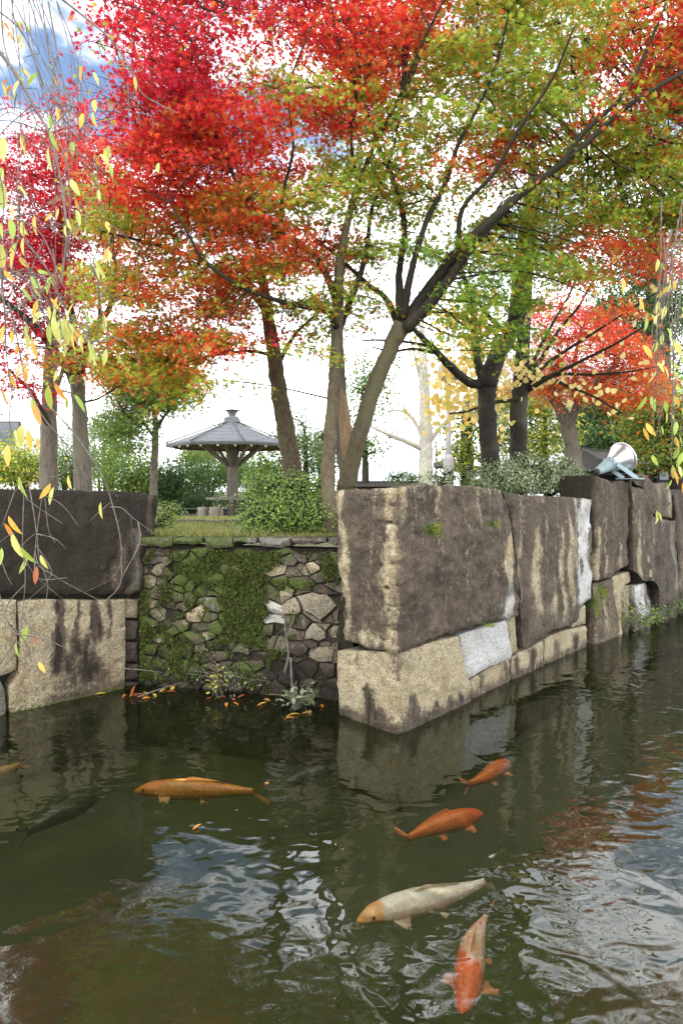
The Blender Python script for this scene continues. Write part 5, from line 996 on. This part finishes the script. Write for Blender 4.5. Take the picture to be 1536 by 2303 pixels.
    dq = np.linspace(.36, .66, 12); v = [(.5 - q, sp(q), np.interp(q, tf, hh) * .96) for q in dq] + [(.5 - q - .03, sp(q) + .022 * (1 - (q - .36) / .4), np.interp(q, tf, hh) * .98 + .034 * math.sin(min(1, (q - .355) / .05) * 1.57) * (1 - .75 * (q - .36) / .3)) for q in dq]
    v += [(x, y + .004, z) for x, y, z in v]; f = [(i, i + 1, 13 + i, 12 + i) for i in range(11)] + [(24 + i, 36 + i, 37 + i, 25 + i) for i in range(11)]
    ch('dorsal_fin', v, f, finmat); return t
K_W = koi_mat('koi_white', (.96, .89, .79), (.85, .42, .16), (6.0, -1.6, .5)); K_R = koi_mat('koi_red_white', (.78, .52, .36), (.8, .13, .04), (2.2, .08, 2.6), None, .7)
K_O = koi_mat('koi_orange', (.75, .17, .02), (.7, .11, .015), (1, .2, .6)); K_B = koi_mat('koi_copper', (.68, .26, .04), (.66, .17, .02), (1, .1, .8), (.25, .09, .02)); K_D = koi_mat('koi_dark', (.024, .03, .012), (.02, .026, .011), (1, .2, .6)); K_Y = koi_mat('koi_ochre', (.5, .26, .06), (.5, .2, .03), (1, .2, .6))
def FN(nm, c):
    m = simple(nm, c, tuple(min(1, q * 1.25 + .03) for q in c), 30, .4, bstr=0); m.node_tree.nodes['Principled BSDF'].inputs['Alpha'].default_value = .62; return m
koi('white koi with an orange head swimming left in the foreground', (802, 2066), (1122, 1976), K_W, FN('fin_cream', (.7, .55, .38)), .075, .035, 1.0, .05)
koi('red and white koi heading to the camera at the bottom right', (1037, 2272), (1098, 2045), K_R, FN('fin_orange', (.7, .25, .1)), .085, -.05, 1.15, .05)
koi('plain bright orange koi in the middle of the pond swimming right', (1086, 1826), (897, 1893), K_O, FN('fin_red', (.7, .2, .05)), .08, .05, 1.15, .08, 0, tailtwist=.6)
koi('small orange koi farthest right, close to the wall reflection', (1147, 1712), (1040, 1770), K_O, FN('fin_orange_pale', (.65, .25, .12)), .09, -.05, 1.15, .1)
koi('long copper brown koi swimming left under the rubble wall', (302, 1774), (606, 1783), K_B, FN('fin_copper', (.6, .3, .08)), .06, -.02, .92, .03)
koi('ochre koi cut by the left edge of the picture with only its tail in view', (-190, 1790), (76, 1712), K_Y, FN('fin_ochre', (.5, .3, .1)), .08, .03, .9, .04)
koi('dark carp barely visible deep in the water at left', (225, 1785), (40, 1885), K_D, FN('fin_dark', (.03, .035, .03)), .16, .03, 1.3, .06)
koi('dark carp barely visible below the corner of the wall', (640, 1760), (790, 1712), K_D, FN('fin_black', (.03, .035, .03)), .16, .03, 1.2, .06)

# ------------------------------------------------------------------ floating leaves, water's edge plants
def lance(L=1.0, w_=.3, fold=.12, curl=.15):
    xs = np.linspace(0, 1, 6); v = []; 
    for x in xs:
        h = w_ * math.sin(math.pi * min(1, x * .95 + .03)) ** .8 * (1 - .25 * x) if 0 < x < 1 else .004; z = -curl * x * x
        v += [(x * L, -h, z + fold * h), (x * L, 0, z), (x * L, h, z + fold * h)]
    f = []
    for i in range(5): b = i * 3; f += [(b, b + 3, b + 4, b + 1), (b + 1, b + 4, b + 5, b + 2)]
    return v, f
LM = {}
for kk in 'glyor':
    for j, (w_, fo, cu) in enumerate(((.165, .5, .1), (.2, .25, .25), (.13, .9, .05))):
        v, f = lance(1, w_, fo, cu); me = bpy.data.meshes.new('leaf'); me.from_pydata(v, [], [list(q) for q in f]); me.polygons.foreach_set('use_smooth', np.ones(len(me.polygons), dtype=bool)); me.materials.append(ML[kk]); LM[kk, j] = me
FLO = [(285,1562,'o'),(300,1566,'r'),(310,1560,'y'),(322,1556,'y'),(345,1560,'y'),(335,1566,'o'),(372,1556,'r'),(385,1554,'r'),(375,1549,'y'),(392,1543,'y'),(320,1572,'o'),(478,1568,'r'),(490,1570,'o'),(505,1570,'r'),(520,1571,'r'),(535,1570,'r'),(510,1580,'o'),(525,1580,'o'),(590,1583,'o'),(600,1580,'y'),(595,1571,'o'),(722,1585,'o'),(655,1606,'o'),(680,1605,'o'),(690,1604,'y'),(662,1614,'o'),(650,1608,'y'),(215,1562,'y'),(5,1606,'r')]
for x, y, kk in FLO:
    o = obj_leaf('fallen_leaf', LM[kk, rng.integers(0, 3)], Wz(x, y, .008), (rng.normal() * .1, -.05 + rng.normal() * .08, rng.random() * 6.3), rng.uniform(.06, .095), None)
    loc_ = 'in the left corner of the rubble wall' if x < 400 and x > 250 else ('in the row before the grassy weeds' if x < 550 else ('near the middle of the rubble wall foot' if x < 610 else 'around the pale seedling by the rubble wall'))
    if x < 250: loc_ = 'under the left stone wall' if x > 100 else 'at the left edge under the stone wall'
    tag(o, {'o': 'orange', 'r': 'reddish brown', 'y': 'yellow'}[kk] + ' fallen leaf floating ' + loc_, 'leaf', 'leaves floating at the foot of the walls')
o = obj_leaf('fallen_leaf', LM['r', 1], Wz(296, 1566, .0), (.3, -1.4, .6), .09, None); tag(o, 'russet leaf standing upright on the floating leaves', 'leaf', 'leaves floating at the foot of the walls')
o = obj_leaf('fallen_leaf', LM['o', 0], Wz(434, 1866, .004), (0, -.25, .9), .055, None); tag(o, 'single orange leaf floating on the blue sky reflection', 'leaf')
def plant(name, label, px, py, n_, h, spread, kind, lsz, mat=M_LEAF):
    b = Wz(px, py, 0.02); t = Tree(name, label, 'plant', b)
    for k in range(n_):
        e = b + np.array([rng.normal() * spread, rng.normal() * spread * .4 - .03, h * rng.uniform(.4, 1.1)]); t.tw.add(smooth_line([b + rng.normal(size=3) * [.03, .02, 0], (b + e) / 2 + [0, -.02, .05], e], 3), [.004, .002], 4)
        q = rng.uniform(.3, 1, 7)[:, None]; P = b + (e - b) * q + rng.normal(size=(7, 3)) * .03
        t.lp.append(P); t.ln.append(rng.normal(size=(7, 3)) + [0, -.5, .8]); t.ls.append(lsz * rng.uniform(.6, 1.2, 7)); t.lc.append(pick(kind, 7))
    t.done(B_TWIG, DIA, mat)
plant('water_plant', 'small bright green sprig at the left corner of the rubble wall', 352, 1528, 16, .28, .14, 'e', .045)
plant('water_plant', 'grassy weeds hanging over the water at the middle of the rubble wall', 530, 1552, 30, .24, .2, 'v', .035)
plant('water_plant', 'tiny lime sprout standing in the water before the weeds', 486, 1566, 6, .22, .05, 'y', .04)
plant('water_plant', 'pale leafy seedling drooping at the foot of the hanging vine', 668, 1592, 12, .16, .10, 'v', .06)
for k, (px, py) in enumerate(((1400, 1418), (1425, 1410), (1455, 1398), (1490, 1386), (1520, 1377))):
    plant('water_plant', ['bushy bright weed at the foot of the tan stone', 'low weed right of the bright weed by the wall foot', 'trailing green weed under the pale streaked stone', 'dark trailing weed before the tall grey slab', 'farthest trailing weed along the wall foot'][k], px, py, 30, [.34, .2, .2, .22, .2][k], .2, 'e' if k < 2 else 'D', .05)
vt = Tree('vine', 'bare woody vine hanging down the rubble wall', 'plant', W(645, 1400, 5.3))
def onw(px, py, off=.06): return FRB.at(np.array(fp(FRB, [(px, py)], True)), np.array([off]))[0]
vt.limb([tuple(onw(*p)) for p in ((646, 1392), (650, 1430), (655, 1470), (648, 1500), (646, 1510))], [.006, .01, .01, .004], B_TWIG, 'stem', 6, wob=0)
vt.limb([tuple(onw(*p)) for p in ((660, 1475), (662, 1520), (666, 1560), (668, 1590))], [.01, .012, .012, .01], B_TWIG, 'stem', 6, wob=0)
vt.limb([tuple(onw(*p)) for p in ((650, 1430), (663, 1400), (668, 1380))], [.006, .004], B_TWIG, 'stem', 5, wob=0); vt.done(B_TWIG)
bt = Tree('fallen_branch', 'thin pale dead branch lying across the water at the left wall foot', 'branch', Wz(320, 1560, 0))
bt.limb([tuple(Wz(310, 1568, .01)), tuple(Wz(360, 1550, .06)), tuple(Wz(410, 1535, .16))], [.007, .005, .003], B_TWIG, 'stem', 5, wob=0); bt.limb([tuple(W(225, 1502, 5.35)), tuple(W(300, 1505, 5.4)), tuple(W(365, 1512, 5.45))], [.004, .004, .003], B_TWIG, 'stem', 5, wob=0); bt.done(B_TWIG)

# ------------------------------------------------------------------ weeping cherry branches hanging into the picture
ch_l = Tree('weeping_cherry', 'nearly bare weeping cherry with long thin twigs and autumn leaves hanging at the left', 'tree', (-2.6, -1.2, .12))
ch_l.limb([(-2.6, -1.2, -.1), (-2.5, -1.0, 1.4), (-2.3, -.4, 3.0), (-2.0, .4, 4.0), (-1.7, 1.2, 4.3)], [.16, .14, .11, .07, .04], B_DARK, 'trunk', 10)
ch_l.limb([(-2.3, -.4, 3.0), (-2.6, .6, 3.6), (-2.4, 1.6, 3.8), (-2.1, 2.2, 3.6)], [.06, .04, .03, .02], B_DARK)
def wl(pts, D, r): return ch_l.limb([(x, y, D + dd) for x, y, dd in pts], r, B_TWIG, 'branch', 5, 0, 0.0, 5)
LFT = []
def wb(pts, D, r0=.006, r1=.0015, nl=0, kinds='glyo', lo=.2, hi=1.0, mat=B_TWIG):
    P = smooth_line([W(x, y, D + (p[0] if p else 0)) for x, y, *p in pts], 7); ch_l.skel.append(P); ch_l.rad.append(np.full(len(P), r0))
    v, f = tube_geo(P, [r0 * .72, r1 * .75], 5); mesh_obj('branch', v, f, mat, ch_l.t)
    for _ in range(nl): LFT.append((P[rng.integers(int(lo * len(P)), max(int(lo * len(P)) + 1, int(hi * len(P))))], kinds[rng.integers(0, len(kinds))]))
    for _ in range(3 if len(pts) > 3 else 0):
        i = rng.integers(len(P) // 3, len(P)); e = P[i] + np.array([rng.normal() * .08, rng.normal() * .06, -rng.uniform(.04, .16)]); ch_l.tw.add(smooth_line([P[i], (P[i] + e) / 2 + rng.normal(size=3) * .02, e], 3), [.0022, .001], 3)
    return P
wb([(90, -40), (180, 30), (250, 90), (300, 165), (325, 215), (400, 255)], 2.6, .007, .002); wb([(110, 5), (125, 90), (140, 170), (165, 240), (172, 250)], 2.6, .005, .002)
wb([(-20, 90), (40, 170), (75, 235), (115, 310), (140, 420), (150, 520), (140, 640)], 2.3, .010, .003, 4, 'ly'); wb([(288, 185), (290, 225), (292, 268)], 2.6, .004, .002); wb([(265, 148), (295, 158), (310, 230), (316, 285)], 2.6, .003, .0015)
wb([(-10, 20), (40, 60), (75, 120), (95, 200), (130, 300), (160, 420), (150, 560), (135, 640)], 2.5, .005, .002, 3, 'lg'); wb([(20, -20), (60, 60), (110, 160), (130, 240), (170, 330), (215, 420), (230, 520)], 2.7, .004, .0015, 3, 'gy')
wb([(-30, 510), (50, 540), (110, 610), (140, 680), (200, 760), (225, 800)], 2.3, .006, .002, 7, 'llg', .4); wb([(-20, 600), (60, 660), (130, 700), (190, 760), (210, 785)], 2.2, .004, .0015, 8, 'lgyl', .3)
wb([(0, 580), (12, 700), (16, 800), (30, 900)], 2.2, .006, .002, 3, 'oy'); wb([(20, 680), (40, 760), (60, 860), (100, 940), (150, 1000), (200, 1080)], 2.3, .005, .0015, 6, 'yolg', .2, .7)
wb([(118, 920), (160, 965), (200, 1020), (225, 1060), (240, 1090), (255, 1140), (268, 1190), (274, 1240), (270, 1280)], 2.15, .004, .0015); wb([(248, 1140), (275, 1143), (300, 1165), (345, 1198)], 2.15, .0025, .001); wb([(250, 1130), (225, 1150), (203, 1172)], 2.15, .002, .001)
wb([(64, 1080), (75, 1140), (85, 1210), (90, 1260), (108, 1310), (105, 1350)], 2.1, .003, .0015); wb([(100, 1090), (85, 1190), (80, 1240), (78, 1248)], 2.1, .0025, .0012); wb([(36, 1100), (18, 1150), (5, 1185)], 2.1, .0025, .0012); wb([(55, 1110), (52, 1220), (58, 1300), (50, 1400), (44, 1450)], 2.1, .0025, .0012)
wb([(0, 1250), (15, 1290), (28, 1315)], 2.0, .003, .001); wb([(-5, 1320), (20, 1400), (45, 1450), (80, 1485)], 2.0, .0025, .001); wb([(103, 1115), (140, 1135), (176, 1180)], 2.1, .002, .001); wb([(58, 1120), (100, 1150), (142, 1178)], 2.1, .002, .001); wb([(102, 1120), (110, 1190), (125, 1220)], 2.1, .002, .001); wb([(55, 1190), (20, 1205), (0, 1220)], 2.1, .002, .001); wb([(80, 1200), (45, 1230)], 2.1, .002, .001)
wb([(60, 300), (40, 400), (45, 520), (30, 600), (45, 720)], 2.2, .003, .0015, 6, 'lgy'); wb([(-10, 350), (10, 450), (0, 560), (15, 640)], 2.0, .003, .0015, 8, 'lyg'); wb([(170, 250), (210, 330), (225, 440), (245, 520), (250, 600)], 2.6, .003, .0015, 8, 'yogl', .2); wb([(200, 430), (195, 520), (215, 600), (225, 660), (243, 770)], 2.4, .003, .001, 4, 'lg')
wb([(120, 560), (130, 650), (140, 760), (150, 800)], 2.2, .003, .001, 3, 'l'); wb([(100, 540), (70, 620), (90, 700), (50, 740)], 2.4, .003, .001, 5, 'lgy')
for k in range(20):
    x0 = rng.uniform(-60, 150); wb([(x0, rng.uniform(-60, 20)), (x0 + rng.uniform(10, 60), 120), (x0 + rng.uniform(20, 110), 300), (x0 + rng.uniform(20, 150), rng.uniform(380, 700))], rng.uniform(2.4, 3.4), .0035, .001, int(rng.random() * 2), 'lgyo', .4)
for k in range(14):
    x0 = rng.uniform(-80, 40); y0 = rng.uniform(440, 640); wb([(x0, y0), (x0 + rng.uniform(20, 80), y0 + rng.uniform(-10, 60)), (x0 + rng.uniform(60, 160), y0 + rng.uniform(40, 160)), (x0 + rng.uniform(80, 240), y0 + rng.uniform(120, 300))], rng.uniform(2.0, 3.0), .003, .001, 1, 'lgy', .4)
HAND = [(44,1092,'g',55,.2),(115,1105,'y',45,-.6),(122,1112,'l',42,-.2),(155,1085,'y',42,.4),(228,1145,'l',40,0),(20,1180,'y',50,.5),(28,1225,'l',70,.5),(10,1195,'o',46,.3),(45,1250,'g',55,.6),(62,1270,'g',40,-.3),(92,1262,'l',36,.4),(84,1290,'r',42,-.1),(5,1250,'g',46,0),(63,1425,'g',42,-.4),(75,1440,'r',24,.3),(38,1458,'g',38,.2),(88,1500,'y',30,.6),(8,890,'o',46,.1),(78,930,'o',52,.35),(18,1020,'y',52,.1),(50,975,'l',52,-.2),(62,985,'y',50,.1),(36,985,'l',46,.3),(85,1000,'o',36,.4),(110,890,'g',60,-.1),(125,880,'o',46,.5),(150,905,'g',34,-.2),(168,905,'g',46,.5),(72,780,'y',50,.2),(62,765,'l',40,-.1),(122,735,'l',66,0),(113,745,'g',50,-.1),(146,735,'l',60,.1),(165,765,'y',44,-.2),(185,770,'l',46,-.1),(200,785,'g',56,.4),(240,800,'l',40,-.2),(262,808,'g',40,.5),(85,622,'g',34,1.2),(215,600,'l',50,.4),(190,590,'l',36,-.2),(85,690,'y',42,-.4),(50,660,'g',36,.5),(5,760,'y',30,0),(27,755,'y',30,0),(185,160,'y',32,-.3),(303,183,'y',30,.1),(210,175,'l',34,.4),(213,240,'y',40,.2),(187,267,'y',32,-.2),(209,265,'g',36,.1),(237,350,'y',40,.1),(245,345,'g',46,-.1),(225,360,'y',34,.8),(250,385,'g',40,.2),(110,350,'g',50,-.1),(113,310,'g',46,.3),(48,320,'y',36,-.1),(80,500,'y',40,-.2),(172,490,'g',46,.3),(118,490,'y',26,-.9),(30,475,'l',40,.2),(5,400,'g',60,0),(25,510,'g',46,.2),(43,510,'y',40,.4),(357,380,'g',34,.1),(10,330,'l',60,0),(4,440,'g',50,.1)]
for x, y, kk, L_, an in HAND:
    D = rng.uniform(2.0, 2.3); sc = L_ / F * D; o = obj_leaf('leaf', LM[kk, rng.integers(0, 3)], W(x, y - L_ * .4, D), (0, 0, 0), sc, ch_l.t)
    d = Vector((math.sin(an), rng.normal() * .3, -math.cos(an))); zax = Vector((rng.normal() * .8, -1, rng.normal() * .4)); zax = (zax - d * zax.dot(d)).normalized(); o.rotation_euler = Matrix((d, zax.cross(d), zax)).transposed().to_euler()
def hang(root, p, kk, L_):
    o = obj_leaf('leaf', LM[kk, rng.integers(0, 3)], p, (0, 0, 0), L_, root); d = Vector((rng.normal() * .35, rng.normal() * .3, -1)).normalized(); zax = Vector((rng.normal() * .8, -1, rng.normal() * .3)); zax = (zax - d * zax.dot(d)).normalized(); o.rotation_euler = Matrix((d, zax.cross(d), zax)).transposed().to_euler()
for p, kk in LFT[::2] + LFT[1::4]: hang(ch_l.t, p, kk, rng.uniform(.04, .072))
for _ in range(34): hang(ch_l.t, W(rng.uniform(-20, 70), rng.choice([rng.uniform(30, 100), rng.uniform(150, 215)]), 3.6), 'ylgr'[rng.integers(0, 4)], .05)
ch_l.done(B_TWIG)
ch_r = Tree('weeping_cherry', 'weeping cherry twigs with green and yellow leaves hanging at the right edge', 'tree', (4.2, -1.0, .12))
ch_r.limb([(4.2, -1.0, -.1), (4.1, -.6, 1.6), (3.6, .6, 3.4), (3.0, 2.2, 4.4), (2.5, 3.6, 4.5)], [.15, .13, .1, .06, .03], B_DARK, 'trunk', 10)
for k in range(15):
    x0 = rng.uniform(1478, 1570); y1 = rng.uniform(700, 1110); D = rng.uniform(3.2, 4.2); P = smooth_line([W(x0 + rng.uniform(-10, 40), rng.uniform(420, 560), D), W(x0, 640, D), W(x0 - rng.uniform(-10, 26), (640 + y1) / 2, D), W(x0 - rng.uniform(-10, 30), y1, D)], 7)
    v, f = tube_geo(P, [.003, .001], 4); mesh_obj('branch', v, f, B_TWIG, ch_r.t)
    for _ in range(4): hang(ch_r.t, P[rng.integers(5, len(P))] + rng.normal(size=3) * .015, 'ggglly'[rng.integers(0, 6)], rng.uniform(.05, .075))
for x, y, kk in ((1453, 905, 'g'), (1463, 905, 'g'), (1452, 965, 'y'), (1446, 975, 'y'), (1525, 1020, 'g'), (1535, 1030, 'g'), (1512, 1060, 'g'), (1512, 1070, 'o'), (1534, 1100, 'o'), (1445, 790, 'y'), (1452, 725, 'g'), (1463, 720, 'g'), (1440, 680, 'y'), (1400, 640, 'y')): hang(ch_r.t, W(x, y - 14, 3.6), kk, .085)
ch_r.done(B_TWIG)
tw_ = Tree('vine', 'hanging shoot with two lime leaves in front of the far grey slab', 'plant', W(1480, 1150, 7.2)); tw_.limb([(1487, 1085, 7.2), (1486, 1120, 7.2), (1478, 1150, 7.2)], [.005, .003], B_TWIG, 'stem', 5, wob=0)
for q in ((1476, 1148), (1481, 1152), (1478, 1160)): hang(tw_.t, W(*q, 7.2), 'l', .1)
tw_.done(B_TWIG)
